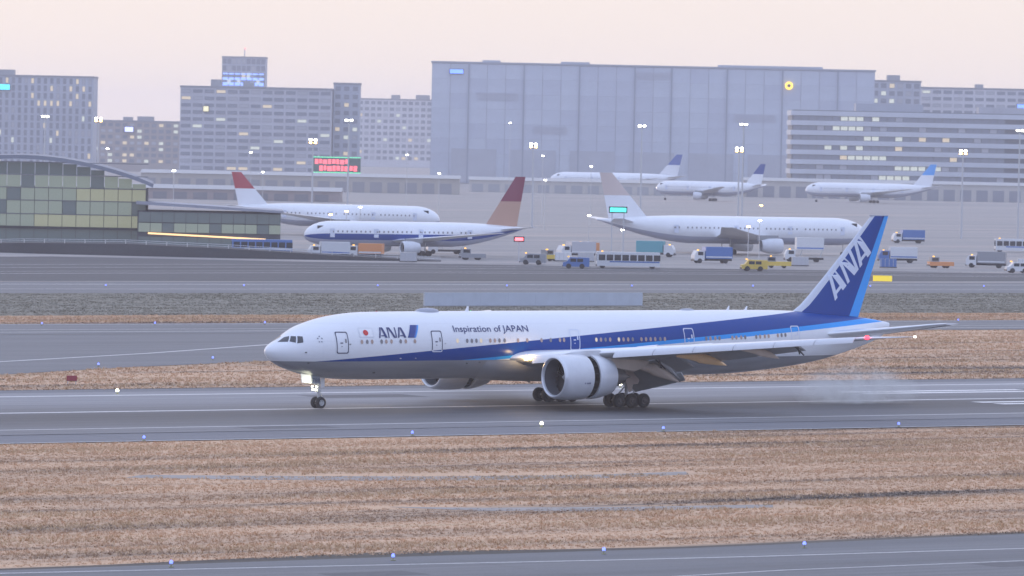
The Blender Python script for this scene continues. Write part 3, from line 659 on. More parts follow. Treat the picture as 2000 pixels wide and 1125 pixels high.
# ------------------------------------------------------------------ engines
def engine(sg):
    X0, Y0, Z0 = 25.36, sg*9.6, 3.10
    b = MB()
    b.lathe_x([(0.0, 1.80), (.02, 1.86), (.10, 1.92), (.3, 1.985), (.8, 2.06), (1.5, 2.105), (2.3, 2.10), (3.2, 2.065), (3.24, 2.05), (3.24, 1.80)], X0, Y0, Z0, 56)
    e = b.build('engine', NACEL, jet, smooth=45)
    b = MB(); b.lathe_x([(.30, 1.995), (.10, 1.93), (.02, 1.87), (0, 1.80), (-.015, 1.78), (.01, 1.73), (.08, 1.68), (.25, 1.645)], X0, Y0, Z0, 56); b.build('inlet_lip', mat('lip_metal', (.66, .68, .72), .3, metal=.4), e, smooth=60)
    b = MB(); b.lathe_x([(.25, 1.645), (.7, 1.62), (1.2, 1.635), (1.65, 1.65)], X0, Y0, Z0, 48); b.build('inlet_duct', mat('duct_grey', (.10, .105, .125), .5), e, smooth=60)
    b = MB(); b.lathe_x([(1.75, 1.66), (1.75, .02)], X0, Y0, Z0, 40); b.build('fan_disc', BLACK, e)
    b = MB(); b.lathe_x([(1.02, .01), (1.10, .10), (1.3, .25), (1.55, .42), (1.70, .50)], X0, Y0, Z0, 24); b.build('spinner', mat('spinner_grey', (.42, .42, .44), .4), e, smooth=60)
    b = MB(); vs_ = []
    for k in range(6):
        t = k/5; r = .45+1.18*t; tw = R(28+34*t); c = .46-.06*t; sw = .10*math.sin(math.pi*t)
        vs_ += [(-c*math.cos(tw)*.5-sw, -c*math.sin(tw)*.5, r), (c*math.cos(tw)*.5-sw, c*math.sin(tw)*.5, r)]
    b.add(vs_, [(2*k, 2*k+1, 2*k+3, 2*k+2) for k in range(5)]); bl = b.mesh('fan_blade', mat('fan_blade_grey', (.05, .047, .05), .45, metal=.3), smooth=60)
    for k in range(22): link('fan_blade', bl, e, None, (X0+1.5, Y0, Z0), (2*math.pi*k/22, 0, 0))
    # open thrust reverser: dark cascade ring, then the translated sleeve
    b = MB(); b.lathe_x([(3.20, 1.88), (4.05, 1.86)], X0, Y0, Z0, 48); b.build('reverser_cascade', BLACK, e, smooth=60)
    cb = MB()
    for k in range(16):
        a = 2*math.pi*(k+.5)/16; cb.tube((X0+3.22, Y0+1.90*math.cos(a), Z0+1.90*math.sin(a)), (X0+4.02, Y0+1.90*math.cos(a), Z0+1.90*math.sin(a)), .028, n=5)
    cb.build('cascade_bars', DARK, e)
    b = MB(); b.lathe_x([(3.99, 1.86), (3.99, 2.03), (4.02, 2.05), (4.6, 2.02), (5.3, 1.90), (5.9, 1.74), (6.30, 1.60), (6.30, 1.54), (5.6, 1.6)], X0, Y0, Z0, 56); b.build('reverser_sleeve', NACEL, e, smooth=45)
    b = MB(); b.lathe_x([(5.0, 1.15), (6.3, 1.05), (7.3, .84), (8.0, .66), (8.0, .6), (7.9, .42), (8.9, .08)], X0, Y0, Z0, 32); b.build('core_cowl', mat('core_metal', (.16, .15, .15), .4, metal=.6), e, smooth=45)
    b = MB()                           # strake on the inboard shoulder
    a = math.pi*.5+(.62 if sg < 0 else -.62)
    b.add([(X0+.9, Y0-2.08*math.cos(a), Z0+2.08*math.sin(a)), (X0+2.2, Y0-2.08*math.cos(a), Z0+2.08*math.sin(a)), (X0+2.15, Y0-2.45*math.cos(a), Z0+2.45*math.sin(a)), (X0+1.6, Y0-2.36*math.cos(a), Z0+2.36*math.sin(a))], [(0, 1, 2, 3)])
    b.build('strake', NACEL, e)
    # small maker's mark on the cowl flank, illegible at this distance
    b = MB()
    for k in range(4):
        xx = X0+2.20+k*.15; zz = -.42; zz2 = -.56
        if k == 0: xx -= .1
        pts = [(xx, zz2+.0), (xx+.09, zz2), (xx+.11, zz), (xx+.02, zz)]
        b.add([(x, Y0+sg*math.sqrt(2.13**2-z*z), Z0+z) for x, z in pts], [(0, 1, 2, 3)])
    b.build('cowl_mark', LETTER, e)
    # pylon
    b = MB(); rg = []
    for x, zt, zb, hw in ((26.6, 5.20, 5.08, .05), (27.5, 5.42, 4.7, .22), (29.0, 5.58, 4.6, .28), (30.4, 5.60, 4.2, .30), (31.8, 5.30, 3.85, .32), (33.2, 4.9, 3.70, .33), (34.6, 4.7, 3.52, .30), (35.6, 4.6, 3.85, .22), (36.4, 4.5, 4.3, .06)):
        rg.append([(x, Y0-hw, zb+.12), (x, Y0-hw*.5, zb), (x, Y0+hw*.5, zb), (x, Y0+hw, zb+.12), (x, Y0+hw, zt-.06), (x, Y0+hw*.6, zt), (x, Y0-hw*.6, zt), (x, Y0-hw, zt-.06)])
    b.rings(rg, mis=lambda k, i: 0 if k < 4 else 1); b.build('pylon', [NACEL, mat('pylon_painted_glow', (.58, .49, .40), .4, var=.06, vscale=.7)], e, smooth=45)  # aft part beige: painted-in warm glow under the wing
    return e
engine_port = engine(-1); engine_stbd = engine(1)

# ------------------------------------------------------------------ tail
def fin_le(z): return pchip([7.6, 8.75, 9.3, 10.2, 18.05], [59.6, 61.5, 62.35, 63.35, 71.1])(z)
def fin_te(z): return 69.75+(z-8.2)*(73.3-69.75)/(18.05-8.2)
def fin_pt(z, x, sd):
    l, t = fin_le(z), fin_te(z); c = (x-l)/(t-l); return Vector((x, sd*foil(.095, min(max(c, 0), 1))*(t-l), z))
zs = [7.7, 8.3, 8.75, 9.3, 10.2, 12, 14, 16, 17.6, 18.0]
def fin_strips(name, stations, mats, parent, cap=True):
    """stations: functions z -> x along the chord; neighbouring stations bound one painted strip"""
    b = MB()
    for sd in (-1, 1):
        for k in range(len(stations)-1):
            sub = 6 if k == 0 and stations[0] is fin_le else 3
            for zi in range(len(zs)-1):
                for q in range(sub):
                    g = lambda z, u: stations[k](z)*(1-u)+stations[k+1](z)*u
                    u0, u1 = (q/sub), ((q+1)/sub)
                    if sub == 6: u0, u1 = u0**2, u1**2
                    za, zb = zs[zi], zs[zi+1]
                    b.add([fin_pt(za, g(za, u0), sd), fin_pt(za, g(za, u1), sd), fin_pt(zb, g(zb, u1), sd), fin_pt(zb, g(zb, u0), sd)], [(0, 1, 2, 3) if sd < 0 else (3, 2, 1, 0)], k)
    z = zs[-1]
    for k in range(len(stations)-1):
        xs_ = [stations[k](z)*(1-q/4)+stations[k+1](z)*q/4 for q in range(5)]
        b.add([fin_pt(z, x, -1) for x in xs_]+[fin_pt(z, x, 1) for x in xs_], [(q, q+1, 6+q, 5+q) for q in range(4)], k)
    return b.build(name, mats, parent, smooth=40)
le_w = lambda z: fin_le(z)+max(.42, .95-.055*(z-8.5))
rud = lambda z: fin_te(z)-(.30*(fin_te(z)-fin_le(z)))
rud2 = lambda z: rud(z)+.03
lb = lambda z: fin_te(z)-(1.30-.078*(z-8.2))
fin = fin_strips('fin', [fin_le, le_w, rud], [mat('fin_edge_white', (.60, .64, .72), .3, coat=.3), NAVY], jet)
rudder = fin_strips('rudder', [rud2, lb, fin_te], [NAVY, SKYB], fin)
MB().box(70.9, 73.2, -.11, .11, 18.0, 18.12).build('fin_cap', mat('fin_cap_grey', (.45, .47, .52), .4), fin)
O = (66.45, 9.72); Ev = (4.77, 4.82); Uv = (-1.25, 2.21)
fp = []
for k, g in enumerate((GA, GN, GA)):
    for p in g: fp.append([(O[0]+Ev[0]*(k+u)/3+Uv[0]*v, O[1]+Ev[1]*(k+u)/3+Uv[1]*v) for u, v in p])
# bolder strokes on the fin
FA_ = [[(0, 0), (.22, 0), (.46, 1), (.24, 1)], [(.42, 1), (.70, 1), (1.0, 0), (.68, 0), (.44, .80)], [(.24, .13), (.70, .13), (.66, .26), (.29, .26)]]
FN_ = [[(.02, 0), (.20, 0), (.20, 1), (.02, 1)], [(.12, 1), (.40, 1), (.90, 0), (.58, 0), (.12, .90)], [(.80, 0), (.98, 0), (.98, 1), (.80, 1)]]
fp = []
for k, g in enumerate((FA_, FN_, FA_)):
    for p in g: fp.append([(O[0]+Ev[0]*(k+u*.93)/3+Uv[0]*v, O[1]+Ev[1]*(k+u*.93)/3+Uv[1]*v) for u, v in p])
def onfin(x, z): 
    p = fin_pt(z, x, -1); p.y -= .03; return p
poly_on_hull('airline_lettering', fp, mat('lettering_white', (.62, .68, .80), .4), fin, nseg=16, proj=onfin)
def stab(sg):
    b = MB(); rg = []; cs = [0, .01, .04, .1, .2, .35, .55, .8, 1.0]
    for y, l, t, z in ((.6, 62.9, 70.9, 6.42), (2, 64.1, 71.2, 6.58), (5, 66.55, 71.9, 7.0), (8, 69.0, 72.6, 7.45), (10.2, 70.8, 73.1, 7.80), (10.76, 71.6, 73.3, 7.88)):
        r_ = [(l+c*(t-l), sg*y, z+foil(.10, c)*(t-l)) for c in cs[::-1]]+[(l+c*(t-l), sg*y, z-foil(.10, c)*(t-l)) for c in cs[1:-1]]
        rg.append(r_)
    b.rings(rg); s = b.build('stabilizer', WHITE if sg < 0 else WHITE, jet, smooth=40)
    b = MB(); rg = []                   # elevator, slightly drooped
    for y, t, L_, z in ((2.4, 71.28, 1.9, 6.60), (6, 72.12, 1.3, 7.12), (10, 73.0, .7, 7.74)):
        rg.append([(t-L_, sg*y, z+.09), (t+.05, sg*y, z-.04), (t-L_, sg*y, z-.13)])
    b.rings(rg); b.build('elevator', UNDER, s)
stab(-1); stab(1)
MB().lathe_x([(0, .16), (.25, .14), (.25, .09), (.05, .08)], 73.45, 0, 7.32, 14).build('exhaust', DARK, jet)

# ------------------------------------------------------------------ landing gear
def wheel_mesh(r, w_, rim=None):
    b = MB(); n = 28
    pr = [(-w_/2, r*.52), (-w_/2, r*.80), (-w_/2+.04, r*.93), (-w_*.28, r*.99), (0, r), (w_*.28, r*.99), (w_/2-.04, r*.93), (w_/2, r*.80), (w_/2, r*.52)]
    ri = [(-w_/2+.02, r*.53), (-w_/2+.05, r*.44), (-w_/2+.10, r*.40), (-w_/2+.10, r*.20), (-w_/2-.01, r*.17), (-w_/2-.01, .005)]
    ri2 = [(-a, c) for a, c in ri]
    def lat(pr, mi): b.rings([[(rr*math.cos(2*math.pi*i/n), yy, rr*math.sin(2*math.pi*i/n)) for i in range(n)] for yy, rr in pr], mi, cap=False)
    lat(pr, 0); lat(ri, 1); lat(ri2, 1)
    for s_ in (-1, 1):
        for k in range(7):
            a = 2*math.pi*k/7; b.tube((r*.31*math.cos(a), s_*(w_/2-.1), r*.31*math.sin(a)), (r*.31*math.cos(a), s_*(w_/2-.08), r*.31*math.sin(a)), r*.05, n=6, mi=0)
    return b.mesh('wheel', [TYRE, rim or GEARM], smooth=40)
b = MB(); P = (5.92, 0, .53)
b.tube((5.85, 0, 2.9), (5.88, 0, 1.55), .17); b.tube((5.88, 0, 1.55), (5.92, 0, .53), .105); b.tube((5.92, -.45, .53), (5.92, .45, .53), .07)
b.tube((6.05, 0, 1.45), (6.32, 0, 1.05), .05); b.tube((6.32, 0, 1.05), (6.0, 0, .62), .05); b.tube((5.8, 0, 2.0), (4.4, 0, 2.95), .07); b.tube((5.7, -.32, 1.75), (5.7, .32, 1.75), .06)
b.box(5.62, 6.05, -.24, .24, 1.5, 1.72)
ngear = b.build('nose_landing_gear', GEARM, jet, smooth=40)
NW = wheel_mesh(.53, .40)
for y in (-.37, .37): link('wheel', NW, ngear, None, (5.92, y, .53), (0, .3, 0))
def door_slab(name, a, b_, m, th=.05):      # a hanging door between two stations given as (x, z_top, z_bottom)
    v = []
    for yy in (0, th): v += [(a[0], -.62+yy, a[1]), (b_[0], -.62+yy, b_[1]), (b_[0], -.80+yy, b_[2]), (a[0], -.80+yy, a[2])]
    return MB().add(v, [(0, 1, 2, 3), (7, 6, 5, 4), (0, 4, 5, 1), (1, 5, 6, 2), (2, 6, 7, 3), (3, 7, 4, 0)]).build(name, m, ngear)
door_slab('gear_door', (3.52, 3.20, 2.40), (4.60, 3.07, 2.31), WHITE)
gd = door_slab('gear_door', (4.64, 3.06, 2.31), (5.62, 2.95, 2.24), mat('door_painted_shade', (.27, .30, .33), .5))  # aft half of the door, its shade put into the grey
tp = text_polys('788', .50); mn = min(x for p in tp for x, y in p); mxx = max(x for p in tp for x, y in p)
bb = MB()
for p in tp: bb.add([(4.70+(x-mn)/(mxx-mn)*.84+.10*y, -.80+(.14+y)*.25-.03, 2.42+y*1.05-.07*(x-mn)) for x, y in p], [tuple(range(len(p)))])
bb.build('fleet_number', FRAMED, gd)
MB().box(6.15, 6.55, -.05, .05, 1.9, 2.9).build('gear_door', WHITE, ngear)
for y, z, r in ((-.33, 1.98, .08), (.33, 1.98, .08), (-.24, 1.70, .085), (.24, 1.70, .085)):
    b = MB(); b.lathe_x([(-.03, .002), (-.03, r), (.05, r*1.05), (.16, r*.6)], 5.42, y, z, 14); b.build('taxi_light', mat('taxi_lens_and_door_fill', (1, 1, .9), .3, emit=(1.0, .98, .72), es=5), ngear)
tl = bpy.data.lights.new('taxi_lens_and_door_fill', 'SPOT'); tl.energy = 300; tl.color = (1, .97, .66); tl.spot_size = R(42); tl.spot_blend = .25; tl.shadow_soft_size = .1  # added spot hung off the gear to brighten the front door
to = link('taxi_lens_and_door_fill', tl, ngear, None, (4.9, -2.0, 1.75)); to.rotation_euler = Vector((-.80, 1.25, 1.0)).to_track_quat('-Z', 'Y').to_euler()
MW = wheel_mesh(.665, .50, mat('sooty_rim', (.10, .085, .08), .5, var=.3, vscale=5))
def mgear(sg):
    y0 = sg*5.49; b = MB()
    b.tube((37.1, y0, .72), (37.0, y0, 2.1), .16); b.tube((37.0, y0, 2.1), (36.9, y0, 4.2), .25)
    b.tube((35.5, y0, .70), (38.7, y0, .66), .15)
    for dx in (-1.45, 0, 1.45): b.tube((37.1+dx, y0-.75, .665), (37.1+dx, y0+.75, .665), .09)
    b.tube((37.0, y0, 2.3), (34.6, y0-sg*.4, 3.9), .11); b.tube((37.0, y0, 2.2), (38.9, y0-sg*.8, 3.8), .10); b.tube((37.0, y0, 2.0), (37.0, y0-sg*2.4, 3.5), .11)
    b.tube((37.3, y0, 2.0), (38.0, y0, 1.45), .06); b.tube((38.0, y0, 1.45), (37.4, y0, .8), .06); b.tube((36.8, y0, 1.9), (35.7, y0, .85), .07)
    g = b.build('main_landing_gear', GEARM, jet, smooth=40)
    for dx in (-1.45, 0, 1.45):
        for dy in (-.70, .70): link('wheel', MW, g, None, (37.1+dx, y0+dy, .665), (0, .4*dx+.2*dy, 0))
    yo = y0+sg*.62
    b = MB(); pr = [(35.9, 3.75), (36.9, 3.75), (38.1, 2.55), (37.95, 2.2), (37.35, 2.15), (37.2, 1.5), (36.9, 1.45), (36.55, 2.3)]
    b.add([(x, yo, z) for x, z in pr]+[(x, yo-sg*.06, z) for x, z in pr], [tuple(range(8)), tuple(range(15, 7, -1))]+[(i, (i+1) % 8, 8+(i+1) % 8, 8+i) for i in range(8)])
    b.build('gear_door', mat('gear_door_painted_glow', (.54, .43, .36), .45), g)  # warm light on the door is coloured in as beige
    b = MB(); b.add([(36.0, sg*.9, 2.35), (39.4, sg*.9, 2.35), (39.3, sg*1.5, 1.75), (36.1, sg*1.5, 1.75), (36.0, sg*.96, 2.35), (39.4, sg*.96, 2.35), (39.3, sg*1.56, 1.75), (36.1, sg*1.56, 1.75)], [(0, 1, 2, 3), (7, 6, 5, 4), (0, 4, 5, 1), (1, 5, 6, 2), (2, 6, 7, 3), (3, 7, 4, 0)])
    b.build('gear_door', GREYP, g)
mgear(-1); mgear(1)

# ================================================================== airport lights and signs
def light_mesh(lens, base):
    b = MB(); b.lathe_x([(0, .001), (0, .16), (.05, .16), (.06, .05)], 0, 0, 0, 10, 0); b.v = [(y, z, x) for x, y, z in b.v]
    b.tube((0, 0, .05), (0, 0, .24), .035, n=8, mi=0)
    return b.mesh('base', base)
def lens_mesh(m, r=.10, h=.20):
    b = MB(); n = 10; b.rings([[(rr*math.cos(2*math.pi*i/n), rr*math.sin(2*math.pi*i/n), z) for i in range(n)] for z, rr in ((.22, r*.7), (.24, r), (.22+h*.6, r), (.22+h, r*.45))]); return b.mesh('lens', m, smooth=50)
LB = light_mesh(None, mat('lamp_base', (.25, .25, .12), .6))
LENSB = lens_mesh(mat('blue_lens', (.05, .08, .6), .2, emit=(.12, .18, 1.0), es=3.0))
LENSW = lens_mesh(mat('white_lens', (.9, .9, .8), .2, emit=(1.0, .98, .66), es=6), .15, .26)
def edge_light(x, y, z, lens, name, label, group):
    t = thing(name, label, 'light', (x, y, z), 0, group); link('base', LB, t); link('lens', lens, t); return t
for k in range(5): edge_light(-124.6+15.3*k, -151.0-.55*k, -.03, LENSB, 'taxiway_light', 'blue edge light on a short stalk beside the nearest taxiway', 'blue lights along the nearest taxiway')
for k in range(5): edge_light(-65.5+26.6*k, -40.1, -.03, LENSB, 'taxiway_light', 'small blue light on the pale line at the near runway shoulder', 'blue lights along the near runway shoulder')
for k in range(3): edge_light(-52.5+60*k, -31.7, -.03, LENSW, 'runway_light', 'whitish runway edge light on the near side of the runway', 'runway lights on the near side')
for k in range(3): edge_light(2.0+60*k, 27.6, 0, LENSW, 'runway_light', 'pale yellow runway edge light on the far side of the runway', 'runway lights on the far side')
for x, y in ((33.1, 79.7), (55.6, 91.9)): edge_light(x, y, -.05, LENSB, 'taxiway_light', 'blue light on the grass edge of the exit taxiway left of the jet', 'blue lights along the exit taxiway')
for k in range(12): edge_light(90.9+16.9*k, 183.6, -.03, LENSB, 'taxiway_light', 'blue light along the parallel taxiway behind the jet', 'blue lights along the parallel taxiway')
for k in range(12): edge_light(140+26*k, 327, -.03, LENSB, 'taxiway_light', 'tiny blue light along the far outer taxiway before the apron', 'blue lights along the outer taxiway')
def board(x, y, w_, h, m, rz, label):
    t = thing('guidance_sign', label, 'sign', (x, y, 0), rz)
    MB().box(-w_/2, w_/2, -.12, .12, .25, .25+h).build('panel', m, t); MB().box(-w_/2-.05, w_/2+.05, -.14, -.125, .20, .245).build('trim', DARK, t)
    for s_ in (-1, 1): MB().box(s_*w_*.4-.04, s_*w_*.4+.04, -.04, .04, -.1, .25).build('post', GEARM, t)
board(9.3, 47.2, 1.0, .5, mat('sign_red', (.28, .04, .06), .4), -YAW, 'low red sign board in the brown grass left of the nose')
board(372, 352, 3.4, 1.0, mat('sign_yellow', (.85, .62, .03), .4, emit=(1, .75, .05), es=.5), -YAW, 'bright yellow guidance sign just right of the tail fin')

# long low white barrier behind the jet
bar = thing('blast_wall', 'long low white panelled wall on the green verge behind the jet', 'wall', (214.4, 245.2, -.05), 0)
WALLW = mat('wall_white', (.46, .51, .58), .5, var=.05, vscale=.6)
for k in range(8):
    x0 = -20+5*k; MB().box(x0+.03, x0+4.97, -.12, .12, .12, 2.0).build('panel', WALLW, bar)
    MB().box(x0-.03, x0+.03, -.10, .2, 0, 1.96).build('post', WALLW, bar)
MB().box(-20.1, 20.1, -.3, .3, -.05, .11).build('kerb', mat('kerb_concrete', (.30, .30, .30), .8), bar)

# ================================================================== parked aircraft
def parked(label, D, L, rz, length, dia, tailz, tail_cols, body=WHITE, stripe=None, lower=None):
    t = thing('parked_jet', label, 'airplane', at(D, L, -.03), rz, None)
    s = length/60.0; rr = dia/2; zc_ = rr+dia*.38
    def sc(x):
        u = x/length
        if u < .12: f = math.sqrt(max(0, 1-((.12-u)/.12)**2)); return rr*f, -.22*rr*(1-f)
        if u < .66: return rr, 0
        v = (u-.66)/.34; return rr*max(.06, 1-v**1.6), rr*.62*v**1.5
    b = MB(); rg = []
    for u in [0.0005, .004, .012, .025, .045, .07, .1, .13, .3, .5, .66, .72, .78, .84, .9, .95, .985, 1]:
        r_, dz = sc(u*length); rg.append([(u*length, r_*math.sin(2*math.pi*i/24), zc_+dz+r_*math.cos(2*math.pi*i/24)) for i in range(24)])
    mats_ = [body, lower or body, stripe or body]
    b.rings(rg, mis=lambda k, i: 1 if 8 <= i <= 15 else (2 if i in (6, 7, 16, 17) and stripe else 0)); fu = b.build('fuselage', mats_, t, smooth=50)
    for sd in (-1, 1):
        for k in range(int(length*.62/1.0)):
            x = length*.13+k*1.0
            if k % 9 == 8: continue
            MB().box(x-.14, x+.14, sd*(rr*.985)-.03, sd*(rr*.985)+.03, zc_+.25, zc_+.62).build('window', SHADE2, fu) if sd*math.cos(rz+YAW) < 0 else None
        if sd*math.cos(rz+YAW) < 0:
            for u in (.105, .30, .50, .72):
                x = length*u; dr = MB().box(x-.5, x+.5, sd*(rr*.99)-.015, sd*(rr*.99)+.015, zc_-.75, zc_+1.0).build('door', FRAMEW, fu); MB().box(x+.1, x+.3, sd*(rr*.99)-.03, sd*(rr*.99)+.03, zc_+.2, zc_+.55).build('door_window', SHADE2, dr)
        xx = length*.045; MB().box(xx, xx+1.3, sd*rr*.60-.05, sd*rr*.60+.18*sd, zc_+.35*rr, zc_+.62*rr).build('cockpit_window', GLASSD, fu)
    def flat(name, secs, m, parent):
        b = MB(); rg = []
        for (x0, x1, y, z, tk) in secs:
            rg.append([(x0, y, z), (x0+(x1-x0)*.15, y, z+tk*.5), (x0+(x1-x0)*.5, y, z+tk*.5), (x1, y, z), (x0+(x1-x0)*.5, y, z-tk*.5), (x0+(x1-x0)*.15, y, z-tk*.5)])
        b.rings(rg); return b.build(name, m, parent, smooth=40)
    sp = length*.46
    for sg in (-1, 1):
        flat('wing', [(length*.36, length*.57, sg*rr*.6, zc_-rr*.55, .9*s), (length*.47, length*.60, sg*sp*.36, zc_-rr*.25, .6*s), (length*.66, length*.70, sg*sp, zc_+rr*.35, .15*s)], WHITE, t)
        flat('stabilizer', [(length*.86, length*.95, sg*rr*.2, zc_+rr*.45, .35*s), (length*.95, length*.985, sg*length*.155, zc_+rr*.75, .1*s)], WHITE, t)
        ex, ey, ez, er = length*.37, sg*sp*.34, zc_-rr*1.05, dia*.27
        b = MB(); b.lathe_x([(.15*s, er*.75), (0, er*.86), (.1*s, er*.97), (1.2*s, er*1.05), (3*s, er), (4.6*s, er*.74)], ex, ey, ez, 20); en = b.build('engine', NACEL, t, smooth=50)
        b = MB(); b.lathe_x([(.8*s, er*.8), (.8*s, .02)], ex, ey, ez, 18); b.build('fan_disc', BLACK, en)
        b = MB(); b.box(ex+.8*s, ex+5.5*s, ey-.15, ey+.15, ez+er*.7, zc_-rr*.3); b.build('pylon', GREYP, en)
        b = MB(); b.tube((length*.52, sg*rr*.95, .6), (length*.52, sg*rr*.95, zc_-rr*.5), .14); g = b.build('landing_gear', GEARM, t)
        for dx in (-.7, .7):
            for dy in (-.45, .45): 
                wb = MB(); wb.tube((length*.52+dx, sg*rr*.95+dy-.2, .55), (length*.52+dx, sg*rr*.95+dy+.2, .55), .55, n=16); wb.build('wheel', TYRE, g)
    b = MB(); b.tube((length*.085, 0, .5), (length*.085, 0, zc_-rr*.6), .11); g = b.build('landing_gear', GEARM, t)
    for dy in (-.3, .3): wb = MB(); wb.tube((length*.085, dy-.15, .45), (length*.085, dy+.15, .45), .45, n=16); wb.build('wheel', TYRE, g)
    zt = zc_+rr*.75; b = MB(); rg = []; ks = []
    for q in range(5):
        u = q/4; x0 = length*(.81+.135*u); x1 = length*(.955+.035*u); z = zt+(tailz-zt)*u; tk = .5*s*(1-.6*u)
        rg.append([(x0, 0, z), (x0+(x1-x0)*.2, tk/2, z), (x0+(x1-x0)*.6, tk*.45, z), (x1, 0, z), (x0+(x1-x0)*.6, -tk*.45, z), (x0+(x1-x0)*.2, -tk/2, z)])
    b.rings(rg, mis=lambda k, i: 0 if k >= 2 else 1); b.build('fin', tail_cols, t, smooth=40)
    return t
MAROON = mat('tail_maroon', (.22, .03, .07), .4); ORANGE = mat('tail_peach', (.50, .30, .22), .4); REDT = mat('tail_red', (.42, .05, .07), .4)
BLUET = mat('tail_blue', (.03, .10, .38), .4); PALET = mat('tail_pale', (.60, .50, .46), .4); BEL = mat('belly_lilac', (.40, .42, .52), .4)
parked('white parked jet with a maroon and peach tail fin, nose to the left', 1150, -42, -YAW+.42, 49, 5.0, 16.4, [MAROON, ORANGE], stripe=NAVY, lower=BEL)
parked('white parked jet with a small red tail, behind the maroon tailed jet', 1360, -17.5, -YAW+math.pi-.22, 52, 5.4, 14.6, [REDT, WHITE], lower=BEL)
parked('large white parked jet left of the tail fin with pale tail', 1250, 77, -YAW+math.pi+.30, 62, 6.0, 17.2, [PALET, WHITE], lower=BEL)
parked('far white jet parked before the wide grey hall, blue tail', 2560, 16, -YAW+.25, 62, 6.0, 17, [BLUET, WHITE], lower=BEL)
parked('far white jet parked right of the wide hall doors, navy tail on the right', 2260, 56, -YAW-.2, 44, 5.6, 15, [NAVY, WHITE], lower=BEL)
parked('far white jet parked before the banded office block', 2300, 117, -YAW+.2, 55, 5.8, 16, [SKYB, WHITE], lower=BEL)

# ================================================================== buildings
WM = {}
def win_mesh(w_, h, kind):
    key = (w_, h, kind)
    if key in WM: return WM[key]
    glass = {0: mat('dark_office_glass', (.23, .25, .30), .2, spec=.5), 1: mat('lit_room_warm', (.5, .42, .3), .4, emit=(1, .80, .52), es=.42), 2: mat('lit_room_pale', (.5, .5, .45), .4, emit=(.95, 1, .80), es=.38), 3: mat('pale_blind', (.42, .43, .46), .5)}[kind]
    b = MB(); f = .12
    b.box(-w_/2, w_/2, -.16, 0, -h/2, -h/2+f); b.box(-w_/2, w_/2, -.16, 0, h/2-f, h/2)
    b.box(-w_/2, -w_/2+f, -.16, 0, -h/2+f, h/2-f); b.box(w_/2-f, w_/2, -.16, 0, -h/2+f, h/2-f)
    b.box(-w_/2+f, w_/2-f, -.07, 0, -h/2+f, h/2-f, 1)
    WM[key] = b.mesh('window', [mat('window_frame_grey', (.22, .23, .25), .5), glass]); return WM[key]
def building(name, label, D, L0, L1, top, wall, depth=30, cols=0, rows=0, ww=2.2, wh=1.9, fz0=4.0, rz=0.0, lit=.12, cat='building', plant=True, vis=None):
    t = thing(name, label, cat, at(D, (L0+L1)/2, 0), -YAW+rz); W_ = (L1-L0)/2
    wl = MB().box(-W_, W_, 0, depth, -.3, top).build('wall', wall, t)
    MB().box(-W_-.3, W_+.3, -.3, depth+.3, top+.002, top+.9).build('parapet', mat('parapet_grey', (.26, .27, .30), .7), t)
    if plant:
        rnd = random.Random(label)
        for k in range(max(1, int(W_/14))):
            x = rnd.uniform(-W_*.8, W_*.6); MB().box(x, x+rnd.uniform(4, 10), 6, 14, top+.9, top+rnd.uniform(2.2, 4.2)).build('plant_room', mat('plant_grey', (.33, .34, .36), .7), t)
    if cols:
        rnd = random.Random(label+'w'); px = 2*W_/cols; pz = (top-fz0)/rows
        for i in range(cols):
            x = -W_+px*(i+.5)
            if vis and not (vis[0] <= x <= vis[1]): continue
            for j in range(rows):
                k = 0; q = rnd.random()
                if q < lit: k = 1 if rnd.random() < .6 else 2
                elif q < lit+.14: k = 3
                link('window', win_mesh(round(min(ww, px*.82), 2), round(min(wh, pz*.75), 2), k), wl, None, (x, -.004, fz0+pz*(j+.5)))
    return t
CONC = mat('city_concrete', (.47, .48, .52), .8, var=.08, vscale=.08); CONB = mat('city_blue_grey', (.41, .44, .50), .8, var=.06, vscale=.06); CONP = mat('city_pale', (.58, .58, .61), .8, var=.06, vscale=.08)
CONW = mat('city_warm', (.36, .33, .32), .8, var=.06, vscale=.08)
building('office_tower', 'tall blue grey block at the left edge with a cyan sign', 2800, -288, -206.7, 47.6, CONB, 30, 26, 12, 1.5, 3.2, vis=(-10, 60))
building('apartment_block', 'low far warm block between the two left towers', 3100, -229, -170, 26.7, CONW, 30, 15, 7, 2.6, 1.9, lit=.3)
b3 = building('office_block', 'wide grey office block left of the wide hall', 2700, -158.2, -87.0, 43.4, CONC, 40, 13, 12, 5.2, 1.6, lit=.09)
building('office_block', 'narrow grey stair block joined to the wide office block', 2720, -86.6, -74.2, 46.4, CONB, 20, 3, 11, 2.4, 2.0, plant=False)
tw = building('high_rise', 'distant high rise crowned with bands of blue light', 3500, -180, -153.4, 67.4, CONB, 26, 9, 15, 2.4, 3.4, plant=False)
building('far_block', 'pale far block seen between the office block and the wide hall', 3900, -112, -52.3, 45.7, CONP, 40, 14, 10, 2.8, 2.2)
building('corner_block', 'grey block stepping down beside the right end of the wide hall', 3000, 186, 212, 55.9, CONB, 30, 6, 13, 2.8, 2.4)
building('hotel_block', 'far blue grey block at the right edge with a blue sign', 3050, 215.6, 318, 53.3, CONP, 40, 18, 14, 4.4, 1.7, vis=(-51, 20))
